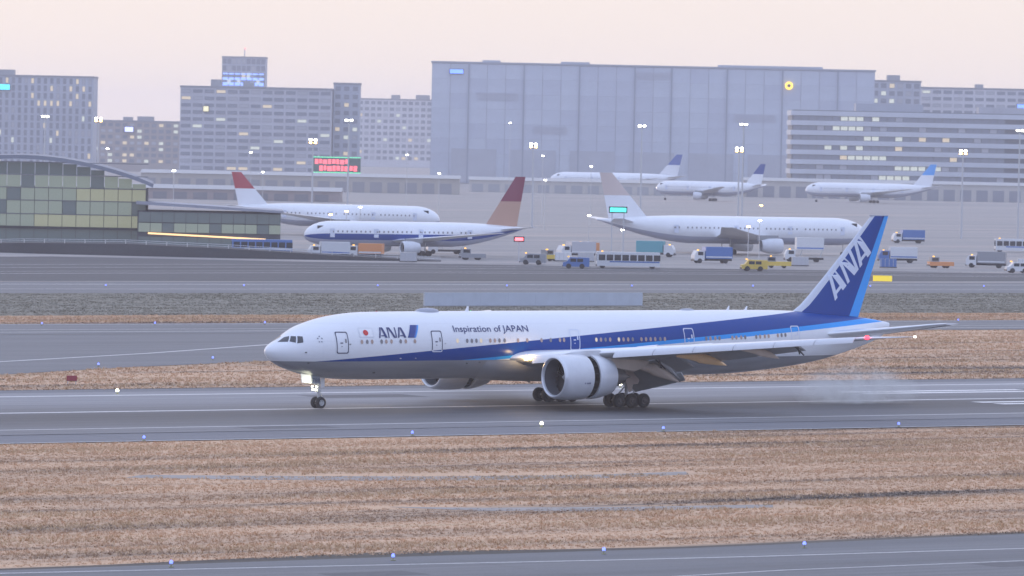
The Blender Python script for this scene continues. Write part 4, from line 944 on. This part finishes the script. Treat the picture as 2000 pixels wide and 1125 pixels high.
# wide hall of big cladding panels
hall = thing('maintenance_hall', 'very wide blue grey panel clad hall with a yellow ring sign', 'hangar', at(2800, 67, 0), -YAW)
MB().box(-108.3, 108.3, .3, 80, -.3, 58.6).build('wall', mat('hall_core', (.20, .21, .24), .7), hall)
PANELM = [MB().box(-4.44, 4.44, -.02, .28, -3.62, 3.62).mesh('panel', m) for m in (mat('hall_panel_a', (.49, .53, .60), .55, var=.05, vscale=.1), mat('hall_panel_b', (.505, .545, .61), .55, var=.05, vscale=.1), mat('hall_panel_c', (.465, .50, .575), .55, var=.05, vscale=.1))]
for i in range(24):
    for j in range(8):
        link('panel', PANELM[random.choice((0, 0, 1, 2)) if not 9 <= i <= 11 else 2], hall, None, (-108.3+4.51+9.025*i, 0, 3.7+7.3*j))
MB().box(-108.8, 108.8, -.35, 80.3, 58.62, 59.5).build('roof_edge', mat('hall_roof', (.33, .35, .40), .6), hall)
for k in (0, 1.3, 3.9, 4.7): MB().box(-84+30*k, -75+34*k, 40, 50, 59.5, 60.9).build('roof_vent', CONB, hall)
for x in (-90.2, -63.2, -36.1, -9.0, 9.0, 36.1, 63.2, 90.2): MB().box(x-.35, x+.35, -.55, -.03, 0, 58.6).build('pilaster', mat('hall_trim', (.30, .33, .39), .5), hall)
for x0, x1, z in ((-8.4, 8.4, 52.6), (40, 60, 33), (-58, -42, 25), (66, 88, 20), (-86, -66, 41)):
    for k in range(5): MB().box(x0, x1, -.3, -.03, z+.8*k, z+.8*k+.45).build('louvre', mat('hall_louvre', (.46, .48, .54), .5), hall)
for k in range(7): MB().box(-98+29*k, -76+29*k, -.4, -.03, .2, 17).build('hangar_door', mat('hall_door', (.42, .44, .49), .5, var=.05, vscale=.1), hall)
def lit_sign(name, label, D, L, z, w_, h, m, parent_t=None, cat='sign'):
    t = thing(name, label, cat, at(D, L, z), -YAW)
    MB().box(-w_/2, w_/2, -.2, 0, -h/2, h/2).build('lit_panel', m, t); MB().box(-w_/2-.25, w_/2+.25, .001, .4, -h/2-.25, h/2+.25).build('casing', DARK, t); return t
BL = mat('sign_blue_light', (.1, .2, .9), .3, emit=(.14, .30, 1.0), es=1.7); CY = mat('sign_cyan_light', (.1, .6, .9), .3, emit=(.06, .62, 1.0), es=1.6)
lit_sign('lit_sign', 'blue lit sign at the top left corner of the wide hall', 2799, -29.3, 54.6, 6.5, 2.0, BL)
lit_sign('lit_sign', 'cyan lit sign on the left edge block', 2799, -252, 42.4, 9, 2.6, CY)
lit_sign('lit_sign', 'blue lit sign on the block at the right edge', 3049, 270, 44.9, 6, 1.9, BL)
lit_sign('lit_sign', 'bluish white lit sign low on the far warm block', 3098, -209, 22.7, 4.5, 2.6, mat('sign_pale_blue', (.6, .6, .9), .3, emit=(.45, .5, 1), es=1.6))
lit_sign('lit_sign', 'small pale yellow lit sign on the wide office block', 2699, -146, 33.5, 2.4, 2.4, mat('sign_cream', (.8, .75, .5), .3, emit=(.95, .85, .45), es=.7))
ring = thing('ring_sign', 'glowing yellow ring sign high on the wide hall', 'sign', at(2799.2, 133.3, 51.0), -YAW)
b = MB(); n = 28
rg = [[(rr*math.cos(2*math.pi*i/n), yy, rr*math.sin(2*math.pi*i/n)) for i in range(n)] for rr, yy in ((1.9, 0), (1.9, -.3), (1.05, -.3), (1.05, 0), (1.9, 0))]
b.rings(rg, cap=False); b.build('lit_ring', mat('ring_yellow', (.9, .6, .05), .3, emit=(1.0, .62, .06), es=1.9), ring)
MB().box(-.5, .5, -.2, 0, -.5, .5).build('centre_plate', DARK, ring)
# crown lights of the high rise
for z, h in ((57.6, .8), (54.6, 1.5), (51.4, 1.9)):
    for k in range(7): MB().box(-12.6+3.65*k, -9.6+3.65*k, -.5, -.2, z-h/2, z+h/2).build('crown_light', mat('crown_blue', (.2, .3, .9), .3, emit=(.25, .42, 1), es=1.3), tw)
MB().box(-.3, .3, 8, 8.6, 68.3, 73).build('mast', GEARM, tw); MB().lathe_x([(0, .01), (.1, .35), (.5, .35), (.6, .01)], 0, 8.3, 73.3, 10).build('warning_light', mat('obstacle_red', (.8, .05, .05), .3, emit=(1, .1, .12), es=4), tw)
# roadside red display with green frame
rs = thing('red_display', 'glowing red display board in a thin green frame before the office block', 'sign', at(2500, -77.8, 0), -YAW)
MB().box(-10.6, 10.6, 0, .6, 6.4, 12.6).build('board', mat('display_dark', (.04, .10, .09), .4), rs)
DR = mat('display_red', (.8, .1, .12), .3, emit=(1.0, .13, .17), es=1.5)
for r_, (z0, z1, x0, x1) in enumerate(((9.9, 12.0, -9.4, 5.2), (6.9, 9.2, -7.4, 9.2))):
    k = 0; x = x0
    while x < x1-.9:
        wv = (1.5, 1.1, 1.9, 1.3)[k % 4]; MB().box(x, min(x+wv, x1), -.12, -.002, z0+(.25 if k % 3 == 1 else 0), z1-(.2 if k % 4 == 2 else 0)).build('display_segment', DR, rs); x += wv+.42; k += 1
DG = mat('display_green', (.1, .7, .3), .3, emit=(.12, .85, .40), es=1.2)
for z in (6.1, 12.75): MB().box(-10.6, 10.6, -.1, .5, z, z+.28).build('frame_light', DG, rs)
for x in (-8, 8): MB().box(x-.3, x+.3, .1, .5, -.2, 6.1).build('post', GEARM, rs)
# banded office block
ob = thing('banded_office', 'long low office block with white bands and ribbon windows at right', 'building', at(2550, 192, 0), -YAW)
MB().box(-68.8, 70, .4, 40, -.3, 38.1).build('wall', mat('office_core', (.10, .11, .13), .5), ob)
PN = [win_mesh(3.3, 2.0, k) for k in (0, 1, 2, 3)]
for j in range(9):
    z = 1.0+4.33*j; MB().box(-69.3, 70.4, -.25, 40.3, z, z+2.15).build('spandrel', mat('office_band', (.52, .55, .60), .6, var=.05, vscale=.08), ob)
    if j < 8:
        lo_ = random.uniform(-65, -20)
        for i in range(27):
            x = -66.6+3.5*i; q = random.random(); k = 2 if (lo_ < x < lo_+random.uniform(8, 22) and q < .7) else (1 if q < .05 else (3 if q < .14 else 0))
            link('window', PN[k], ob, None, (x, .39, z+3.24))
MB().box(-40, -10, 8, 24, 38.1, 41.5).build('plant_room', CONB, ob); MB().box(15, 40, 8, 24, 38.1, 41).build('plant_room', CONC, ob)
# low sheds along the far side of the apron
def shed(label, D, L0, L1, h, m, dm, cat='shed'):
    t = thing('cargo_shed', label, cat, at(D, (L0+L1)/2, 0), -YAW); W_ = (L1-L0)/2
    MB().box(-W_, W_, 0, 24, -.2, h).build('wall', m, t)
    b = MB(); b.rings([[(-W_-.4, -.6, h+.002), (-W_-.4, 12, h+1.3), (-W_-.4, 24.6, h+.002)], [(W_+.4, -.6, h+.002), (W_+.4, 12, h+1.3), (W_+.4, 24.6, h+.002)]]); b.build('roof', mat('shed_roof', (.40, .40, .40), .6), t)
    dmesh = MB().box(-2.4, 2.4, -.12, -.002, 0, h*.68).mesh('door', dm); n = int(2*W_/7)
    for k in range(n): link('door', dmesh, t, None, (-W_+7*(k+.5), 0, 0))
    return t
shed('long beige cargo shed below the office block', 2300, -150, -22, 6.2, mat('shed_beige', (.42, .39, .35), .7, var=.05, vscale=.1), mat('shed_door_a', (.28, .28, .30), .6))
shed('long pale cargo shed below the wide hall', 2420, -19, 96, 5.0, mat('shed_pale', (.50, .48, .45), .7, var=.05, vscale=.1), mat('shed_door_b', (.35, .36, .38), .6))
shed('long cream cargo shed below the banded office', 2440, 98, 260, 7.0, mat('shed_cream', (.48, .46, .43), .7, var=.05, vscale=.1), mat('shed_door_c', (.25, .26, .30), .6))
shed('low brownish cargo shed behind the red tailed jet', 1980, -175, -60, 3.6, mat('shed_brown', (.33, .28, .27), .7, var=.05, vscale=.1), mat('shed_door_d', (.2, .2, .22), .6))

# ================================================================== passenger pier at the left
pier = thing('terminal_pier', 'arched roof terminal pier with greenish lit glass at the left', 'terminal', at(1172, -101, 0), -YAW+.06)
GLG = [mat('pier_glass_%d' % k, c, .15, emit=e_, es=s_) for k, (c, e_, s_) in enumerate((((.10, .13, .14), (.5, .6, .5), .06), ((.16, .20, .18), (.75, .85, .60), .16), ((.2, .22, .16), (.95, .95, .55), .19)))]
def arch(x): return 12.2+6.0*math.cos(max(-1, min(1, x/27.0))*math.pi/2)**.8
N_ = 36; xs_ = [-26+52*k/N_ for k in range(N_+1)]
b = MB(); rg = []
for x in xs_: rg.append([(x*1.04, -3.0, arch(x)+.55), (x*1.04, 40, arch(x)+.55), (x*1.04, 40, arch(x)-.25), (x*1.04, -3.0, arch(x)-.25)])
b.rings(rg); b.build('roof', mat('pier_roof', (.20, .22, .27), .5), pier, smooth=30)
MB().box(-26, 26, .35, 39.5, -.2, 12.0).build('wall', mat('pier_core', (.07, .075, .085), .6), pier)
lv = [(0.4, 3.6), (4.2, 6.6), (6.8, 9.4), (9.6, 12.0), (12.2, 14.6), (14.8, 17.2)]
for j, (z0, z1) in enumerate(lv):
    for i in range(18):
        x0 = -25.6+2.845*i; zt_ = min(z1, arch(x0+1.4)-.4)
        if zt_ - z0 < .5: continue
        k = 2 if (j in (1, ) and i > 9) or (j == 3 and i > 12) else (1 if j in (1, 2, 3, 4) and (i*7+j*3) % 5 else 0)
        MB().box(x0+.06, x0+2.78, .05, .30, z0, zt_).build('glass_pane', GLG[k], pier)
    MB().box(-26, 26, -.08, .12, z1+.02, z1+.18).build('transom', mat('pier_mullion', (.14, .15, .17), .5), pier)
MB().box(-26.2, 26.2, -.6, .30, 3.7, 4.15).build('canopy', DARK, pier)
low = thing('gate_building', 'low dark gate lounge with sloping roof and an orange light strip', 'terminal', at(1168, -63.5, 0), -YAW+.05)
b = MB(); b.rings([[(-13.5, -.8, 9.2), (-13.5, 22, 9.2), (-13.5, 22, 9.8), (-13.5, -.8, 9.8)], [(16.5, -.8, 7.9), (16.5, 22, 7.9), (16.5, 22, 8.4), (16.5, -.8, 8.4)]]); b.build('roof', mat('gate_roof', (.30, .31, .36), .5), low)
MB().box(-13.2, 16, .3, 21, -.2, 7.85).build('wall', mat('gate_core', (.06, .065, .08), .6), low)
for j, (z0, z1) in enumerate(((.6, 2.6), (3.6, 5.4), (5.6, 7.6))):
    for i in range(12):
        x0 = -13.0+2.42*i; MB().box(x0+.06, x0+2.36, .02, .26, z0, z1).build('glass_pane', GLG[1 if j == 1 and i % 4 != 2 else 0], low)
b = MB(); b.rings([[(-11, -.25, 3.15), (-11, .0, 3.15), (-11, .0, 3.5), (-11, -.25, 3.5)], [(13, -.25, 2.35), (13, .0, 2.35), (13, .0, 2.65), (13, -.25, 2.65)]]); b.build('light_strip', mat('strip_orange', (.9, .6, .3), .4, emit=(1, .62, .26), es=1.3), low)
# guard-railed ramp in front of the pier
rp = thing('access_ramp', 'dark curved access ramp with guard rails before the terminal pier', 'ramp', (0, 0, 0))
cp = [at(1118, -118), at(1112, -95), at(1108, -75), at(1106, -55), at(1108, -35), at(1114, -14)]
hz = [1.0, 2.0, 2.3, 1.8, .9, .05]
b = MB(); rg = []
for p, h in zip(cp, hz): rg.append([(p.x, p.y, -.1), (p.x, p.y, h), (p.x+7, p.y+9.5, h), (p.x+7, p.y+9.5, -.1)])
b.rings(rg); b.build('deck', DARKAS, rp)
for off in (0.4, .75):
    b = MB()
    for k in range(5):
        a, c = cp[k], cp[k+1]; b.tube((a.x+.1, a.y+.1, hz[k]+off), (c.x+.1, c.y+.1, hz[k+1]+off), .05, n=6)
    b.build('guard_rail', STEEL, rp)
for k in range(5):
    for q in range(5):
        u = q/5; a, c = cp[k], cp[k+1]; p = a.lerp(c, u); h = hz[k]*(1-u)+hz[k+1]*u; MB().box(p.x+.05, p.x+.15, p.y+.05, p.y+.15, h, h+.8).build('rail_post', STEEL, rp)

# ================================================================== floodlight masts
FW = mat('flood_white', (1, 1, .9), .3, emit=(1, .98, .80), es=22); FO = mat('flood_orange', (1, .7, .3), .3, emit=(1.0, .60, .16), es=14); FR = mat('flood_red', (.8, .1, .1), .3, emit=(1, .12, .15), es=4)
def flood(D, L, z, kinds, label, wid=1.4):
    t = thing('floodlight_mast', label, 'light mast', at(D, L, 0), -YAW)
    MB().tube((0, 0, -.2), (0, 0, z+.3), .32, .16, 10).build('pole', GEARM, t)
    MB().box(-wid*.9, wid*.9, -.18, .18, z-.12, z+.08).build('cross_arm', GEARM, t)
    for k, m in enumerate(kinds):
        zz = z-.75*k; n = 2 if k == 0 and len(kinds) > 1 else 2
        if k: MB().box(-wid*.9, wid*.9, -.15, .15, zz-.1, zz+.06).build('cross_arm', GEARM, t)
        for q in range(n):
            x = (-.5+q)*wid*.9; hb = MB().box(x-.42, x+.42, -.55, -.15, zz+.09, zz+.60).build('lamp_housing', DARK, t)
            MB().box(x-.36, x+.36, -.62, -.555, zz+.13, zz+.56).build('lamp', m, hb)
    return t
flood(1600, -131.4, 26.8, [FW], 'floodlight mast over the terminal pier, leftmost of the white ones')
flood(1610, -117.2, 26.6, [FW, FO], 'floodlight mast right of the pier roof with orange lower lamps')
flood(1500, -43.6, 27.3, [FW], 'tall white floodlight mast above the red display board')
flood(1500, -52.9, 22.0, [FW, FO], 'white and orange floodlight mast left above the red display')
flood(1550, 34.3, 27.5, [FW], 'tall white floodlight mast before the middle of the wide hall')
flood(1500, 59.8, 28.4, [FW], 'tall white floodlight mast before the right of the wide hall')
flood(1550, 5.0, 22.0, [FW, FO], 'white and orange floodlight mast before the left of the wide hall')
flood(1480, 58.0, 22.2, [FW, FO], 'white and orange floodlight mast below the yellow ring sign')
flood(1500, 117.4, 22.7, [FW, FO], 'white and orange floodlight mast before the banded office')
flood(1500, 132.2, 28.3, [FW], 'tall white floodlight mast at the right edge')
def lamp_post(D, L, z, m, label, group=None):
    t = thing('lamp_post', label, 'lamp post', at(D, L, 0), -YAW, 0, group) if False else thing('lamp_post', label, 'lamp post', at(D, L, 0), -YAW, group)
    MB().tube((0, 0, -.1), (0, 0, z), .10, .06, 8).build('pole', GEARM, t); h = MB().box(-.45, .45, -.35, .1, z, z+.16).build('lamp_head', DARK, t)
    MB().box(-.38, .38, -.40, -.352, z-.10, z+.12).build('lamp', m, h); return t
LP = [(1600, -73.7, 18.3, FW, 'slim lamp post above the pier side of the office block'), (1605, -70.5, 12.8, FW, 'shorter lamp post beside the slim one left of the red display'),
      (1600, -113.8, 18.5, FW, 'lamp post rising right behind the pier roof'), (1600, -21.0, 13.5, FW, 'lamp post right of the red display'), (1650, -31.0, 18.3, FW, 'lamp post between red display and wide hall'),
      (1980, -1.8, 28.6, FW, 'thin tall lamp post before the left third of the wide hall'), (1600, 7.9, 19.0, FW, 'lamp post beside the white and orange mast of the wide hall'), (1500, 8.1, 13.1, FW, 'short lamp post behind the maroon tail'),
      (1605, 21.5, 16.3, FW, 'lamp post right of the maroon tail'), (1600, 27.5, 12.0, FW, 'short lamp post before the far blue tailed jet'), (1300, -77.3, 15.1, FW, 'lamp post standing behind the gate lounge'),
      (1250, -33.5, 8.4, FW, 'apron lamp post behind the maroon tailed jet, tallest of three'), (1245, -36.3, 7.5, FO, 'orange apron lamp post behind the maroon tailed jet'), (1240, -39.6, 6.8, FO, 'lowest orange apron lamp post behind the maroon tailed jet'),
      (1350, 17.8, 6.2, FW, 'low lamp post left of the pale tailed jet'), (1190, 22.7, 5.6, FW, 'low lamp post before the pale tail fin'), (1180, 48.5, 7.0, FO, 'orange lamp post before the pale tailed jet'), (1185, 51, 8.2, FW, 'white lamp post before the pale tailed jet'),
      (1400, 60.5, 8.8, FO, 'orange lamp post behind the pale tailed jet')]
for a in LP: lamp_post(*a)
lit_sign('lit_sign', 'small bright turquoise sign on posts before the pale tail fin', 1150, 21.0, 10.3, 3.2, .8, mat('sign_turq', (.1, .8, .7), .3, emit=(.06, .95, .78), es=1.8))
tq_ = bpy.data.objects['lit_sign.005'] if 'lit_sign.005' in bpy.data.objects else None
if tq_:
    for x in (-1.2, 1.2): MB().box(x-.1, x+.1, .05, .3, -10.4, -.5).build('post', GEARM, tq_)
lit_sign('lit_sign', 'small red sign low on the apron right of the maroon tailed jet', 1128, 1.2, 4.4, 1.6, .6, FR)
tr_ = bpy.data.objects['lit_sign.006'] if 'lit_sign.006' in bpy.data.objects else None
if tr_: MB().box(-.1, .1, .05, .3, -4.5, -.3).build('post', GEARM, tr_)

# ================================================================== apron vehicles
TRUCKW = mat('truck_white', (.66, .67, .68), .4)
def truck(label, D, L, rz, box_col, cab_col, l=8.0, h=3.3, lift=0.0, kind='truck'):
    t = thing({'truck': 'service_truck', 'bus': 'apron_bus', 'tug': 'towing_tractor', 'van': 'service_van'}[kind], label, kind, at(D, L, -.04), -YAW+rz)
    wm = MB().tube((0, -.16, 0), (0, .16, 0), .48, n=14).mesh('wheel', TYRE)
    if kind == 'bus':
        bd = MB().box(-l/2, l/2, -1.4, 1.4, .45, 3.1).build('body', box_col, t)
        for k in range(int(l/1.5)): MB().box(-l/2+.3+1.5*k, -l/2+1.55+1.5*k, -1.44, -1.402, 1.5, 2.6).build('window', GLASSD, bd)
        MB().box(-l/2-.03, -l/2-.002, -1.2, 1.2, 1.4, 2.7).build('windscreen', GLASSD, bd)
    elif kind == 'tug':
        MB().box(-l/2, l/2, -1.2, 1.2, .45, 1.25).build('body', box_col, t); cb = MB().box(-l/2+.3, -l/2+2.0, -1.0, 1.0, 1.252, 2.2).build('cab', cab_col, t); MB().box(-l/2+.5, -l/2+1.8, -1.03, -1.002, 1.45, 2.05).build('window', GLASSD, cb)
    elif kind == 'van':
        b = MB(); pr = [(-l/2, .4), (l/2, .4), (l/2, 2.1), (-l/2+1.4, 2.15), (-l/2+.7, 1.3), (-l/2, 1.15)]
        b.rings([[(x, -.95, z) for x, z in pr], [(x, .95, z) for x, z in pr]]); bd = b.build('body', box_col, t)
        for k in range(2): MB().box(-l/2+1.4+1.3*k, -l/2+2.5+1.3*k, -.98, -.952, 1.3, 1.9).build('window', GLASSD, bd)
    else:
        MB().box(-l/2, l/2, -.9, .9, .5, .9).build('chassis', DARK, t); MB().box(-l/2+2.3, l/2, -1.25, 1.25, .95+lift, h+lift).build('cargo_box', box_col, t)
        b = MB(); pr = [(-l/2, .55), (-l/2+2.1, .55), (-l/2+2.1, 2.5), (-l/2+.5, 2.5), (-l/2, 1.6)]
        b.rings([[(x, -1.15, z) for x, z in pr], [(x, 1.15, z) for x, z in pr]]); cb = b.build('cab', cab_col, t); MB().box(-l/2+.7, -l/2+1.8, -1.18, -1.152, 1.6, 2.3).build('window', GLASSD, cb)
        if lift: 
            for x in (-l/2+3, l/2-.8): MB().tube((x, -.8, .9), (x+.6, -.8, .95+lift), .09).build('scissor_arm', GEARM, t)
    zt_ = {'bus': 3.1, 'tug': 2.2, 'van': 2.15, 'truck': 2.5}[kind]
    MB().box(-l/2+.9, -l/2+1.2, -.2, .2, zt_+.002, zt_+.2).build('beacon', mat('amber_beacon', (.8, .4, .05), .3, emit=(1, .5, .05), es=2), t)
    MB().box(-l/2-.12, -l/2-.003, -1.0, 1.0, .38, .68).build('bumper', DARK, t)
    for y in (-.8, .8): MB().box(-l/2-.06, -l/2-.004, y-.15, y+.15, .75, .95).build('headlight', TRUCKW, t)
    if kind in ('truck', 'bus'): MB().box(-l/2+2.4, l/2-.1, -(1.27 if kind == 'truck' else 1.42), -(1.252 if kind == 'truck' else 1.402), 1.15+lift, 1.4+lift).build('stripe', cab_col if cab_col is not box_col else mat('stripe_blue', (.1, .2, .5), .4), t)
    for x in (-l/2+1.1, l/2-1.4):
        for y in (-1.0, 1.0): link('wheel', wm, t, None, (x, y, .48))
    return t
cY = mat('vehicle_yellow', (.70, .50, .08), .4); cB = mat('vehicle_blue', (.06, .16, .42), .4); cG = mat('vehicle_grey', (.28, .29, .31), .5); cO = mat('vehicle_orange', (.70, .28, .10), .4); cT = mat('vehicle_teal', (.10, .35, .40), .4)
truck('white box truck under the nose of the maroon tailed jet', 1120, -36, .2, TRUCKW, TRUCKW)
truck('grey van parked right of the maroon tailed jet', 1105, 4, -.1, cG, cG, 5, kind='van')
truck('white apron bus on the pale apron behind the jet, middle', 1090, 22, .05, TRUCKW, cB, 12, kind='bus')
truck('blue box truck beside the pale tailed jet', 1150, 40, .3, cB, TRUCKW)
truck('yellow towing tractor before the pale tailed jet', 1120, 52, 0, cY, cG, 5, kind='tug')
truck('white catering truck with raised box just left of the tail fin', 1180, 60, .1, TRUCKW, TRUCKW, 8, 3.4, 1.6)
truck('orange towing tractor right of the tail fin', 1150, 86, .2, cO, cG, 5, kind='tug')
truck('grey box truck right of the tail fin', 1160, 96, -.2, cG, TRUCKW)
truck('white van at the far right of the apron', 1120, 99, .15, TRUCKW, TRUCKW, 5, kind='van')
truck('dark teal box truck left of the pale tailed jet', 1200, 30, 2.9, cT, TRUCKW)
truck('blue apron bus by the gate lounge', 1140, -50, .1, cB, TRUCKW, 12, kind='bus')
truck('pale grey box truck between the two nearer parked jets', 1175, 13, .5, mat('vehicle_pale', (.5, .5, .52), .5), TRUCKW)
truck('small orange van between the nearer parked jets', 1230, 16, .2, cO, cO, 5, kind='van')
truck('white apron bus behind the maroon tailed jet', 1260, -22, .1, TRUCKW, TRUCKW, 12, kind='bus')
truck('white box truck with a blue cab just right of the tail fin', 1190, 80, .1, TRUCKW, cB)
truck('yellow towing tractor near the red sign on the apron', 1140, 8, .6, cY, cG, 5, kind='tug')
truck('grey towing tractor under the maroon tail', 1135, -8, .2, cG, cG, 5, kind='tug')
truck('white catering truck beside the wing of the maroon tailed jet', 1185, -14, .3, TRUCKW, TRUCKW, 8, 3.4, 1.4)
truck('blue van crossing the apron left of the white bus', 1080, 12, 0, cB, cB, 5, kind='van')
truck('small yellow van right of the blue box truck', 1090, 46, .1, cY, cY, 5, kind='van')
truck('orange box truck under the fuselage of the maroon tailed jet', 1128, -29, -.2, cO, TRUCKW, 7, 3.0)
truck('white apron bus at the right edge of the apron', 1330, 118, .05, TRUCKW, TRUCKW, 12, kind='bus')
truck('blue box truck just right of the tail fin top', 1420, 98, .2, cB, TRUCKW)
def container(label, D, L, m, n=1):
    t = thing('cargo_container', label, 'container', at(D, L, -.04), -YAW+random.uniform(-.1, .1)); MB().box(-1.6, 1.6, -.8, .8, .35, 1.95).build('body', m, t)
    MB().box(-1.7, 1.7, -.85, .85, .18, .345).build('pallet', DARK, t); 
    for k in range(4): MB().box(-1.5+.8*k, -1.42+.8*k, -.84, -.802, .4, 1.9).build('rib', GEARM, t)
for k, (D, L, m, lb_) in enumerate(((1135, 57, STEEL, 'bare metal cargo container standing left of the tail fin'), (1135, 74.5, cB, 'blue ribbed cargo container just right of the tail fin'), (1132, 10, TRUCKW, 'white cargo container right of the grey van'), (1133, 14.5, STEEL, 'bare metal cargo container beside the white one'), (1160, 104, TRUCKW, 'white cargo container near the right edge of the apron'), (1100, -20, STEEL, 'bare metal cargo container under the maroon tailed jet'), (1165, 108.5, cO, 'orange cargo container near the right edge of the apron'))):
    container(lb_, D, L, m)

# ================================================================== tyre smoke and haze
def blob_mesh(name, lumps, m):
    bm = bmesh.new()
    for c, r in lumps:
        ret = bmesh.ops.create_icosphere(bm, subdivisions=2, radius=1.0)
        for v in ret['verts']: v.co = Vector((v.co.x*r[0]+c[0], v.co.y*r[1]+c[1], max(-1.1, v.co.z*r[2]+c[2])))
    me = bpy.data.meshes.new(name); bm.to_mesh(me); bm.free()
    return me
sm = bpy.data.materials.new('tyre_smoke'); sm.use_nodes = True; t = sm.node_tree; t.nodes.clear()
o_ = t.nodes.new('ShaderNodeOutputMaterial'); pv = t.nodes.new('ShaderNodeVolumePrincipled'); t.links.new(pv.outputs[0], o_.inputs['Volume'])
pv.inputs['Color'].default_value = (.93, .98, 1.0, 1)
tcn = t.nodes.new('ShaderNodeTexCoord'); 
gr = t.nodes.new('ShaderNodeTexGradient'); gr.gradient_type = 'SPHERICAL'; mp = t.nodes.new('ShaderNodeMapping'); mp.vector_type = 'POINT'
t.links.new(tcn.outputs['Object'], mp.inputs[0]); mp.inputs['Scale'].default_value = (1/8.0, 1/3.6, 1/3.0); t.links.new(mp.outputs[0], gr.inputs[0])
nn = t.nodes.new('ShaderNodeTexNoise'); nn.inputs['Scale'].default_value = .45; nn.inputs['Detail'].default_value = 2.5; nn.inputs['Roughness'].default_value = .5; nn.inputs['Distortion'].default_value = .8; t.links.new(tcn.outputs['Object'], nn.inputs[0])
mr = t.nodes.new('ShaderNodeMapRange'); mr.inputs[1].default_value = .38; mr.inputs[2].default_value = .66; mr.inputs[3].default_value = 0.04; mr.inputs[4].default_value = .62; t.links.new(nn.outputs[0], mr.inputs[0])
mu = t.nodes.new('ShaderNodeMath'); mu.operation = 'MULTIPLY'; t.links.new(gr.outputs['Fac'], mu.inputs[0]); t.links.new(mr.outputs[0], mu.inputs[1]); t.links.new(mu.outputs[0], pv.inputs['Density'])
me = blob_mesh('tyre_smoke', [((0, 0, 0), (8.0, 3.6, 3.0))], sm); me.materials.append(sm)
so = link('tyre_smoke', me, None, None, (65.5, -5.0, 1.15)); stuff(so); so['label'] = 'pale puff of tyre smoke hanging over the runway behind the jet'; so['category'] = 'smoke'
hz_ = MB().box(-2700, 6300, -1100, 7200, -1.1, 76).build('haze', [])
hz_.data.materials.clear()
hm = bpy.data.materials.new('haze_air'); hm.use_nodes = True; t = hm.node_tree; t.nodes.clear()
o_ = t.nodes.new('ShaderNodeOutputMaterial'); pv = t.nodes.new('ShaderNodeVolumePrincipled'); t.links.new(pv.outputs[0], o_.inputs['Volume'])
pv.inputs['Color'].default_value = (.93, .93, 1.0, 1); pv.inputs['Density'].default_value = 0.00011; pv.inputs['Anisotropy'].default_value = 0.45
hz_.data.materials.append(hm); stuff(hz_); hz_['label'] = 'thin pale evening haze over the airfield'; hz_['category'] = 'haze'
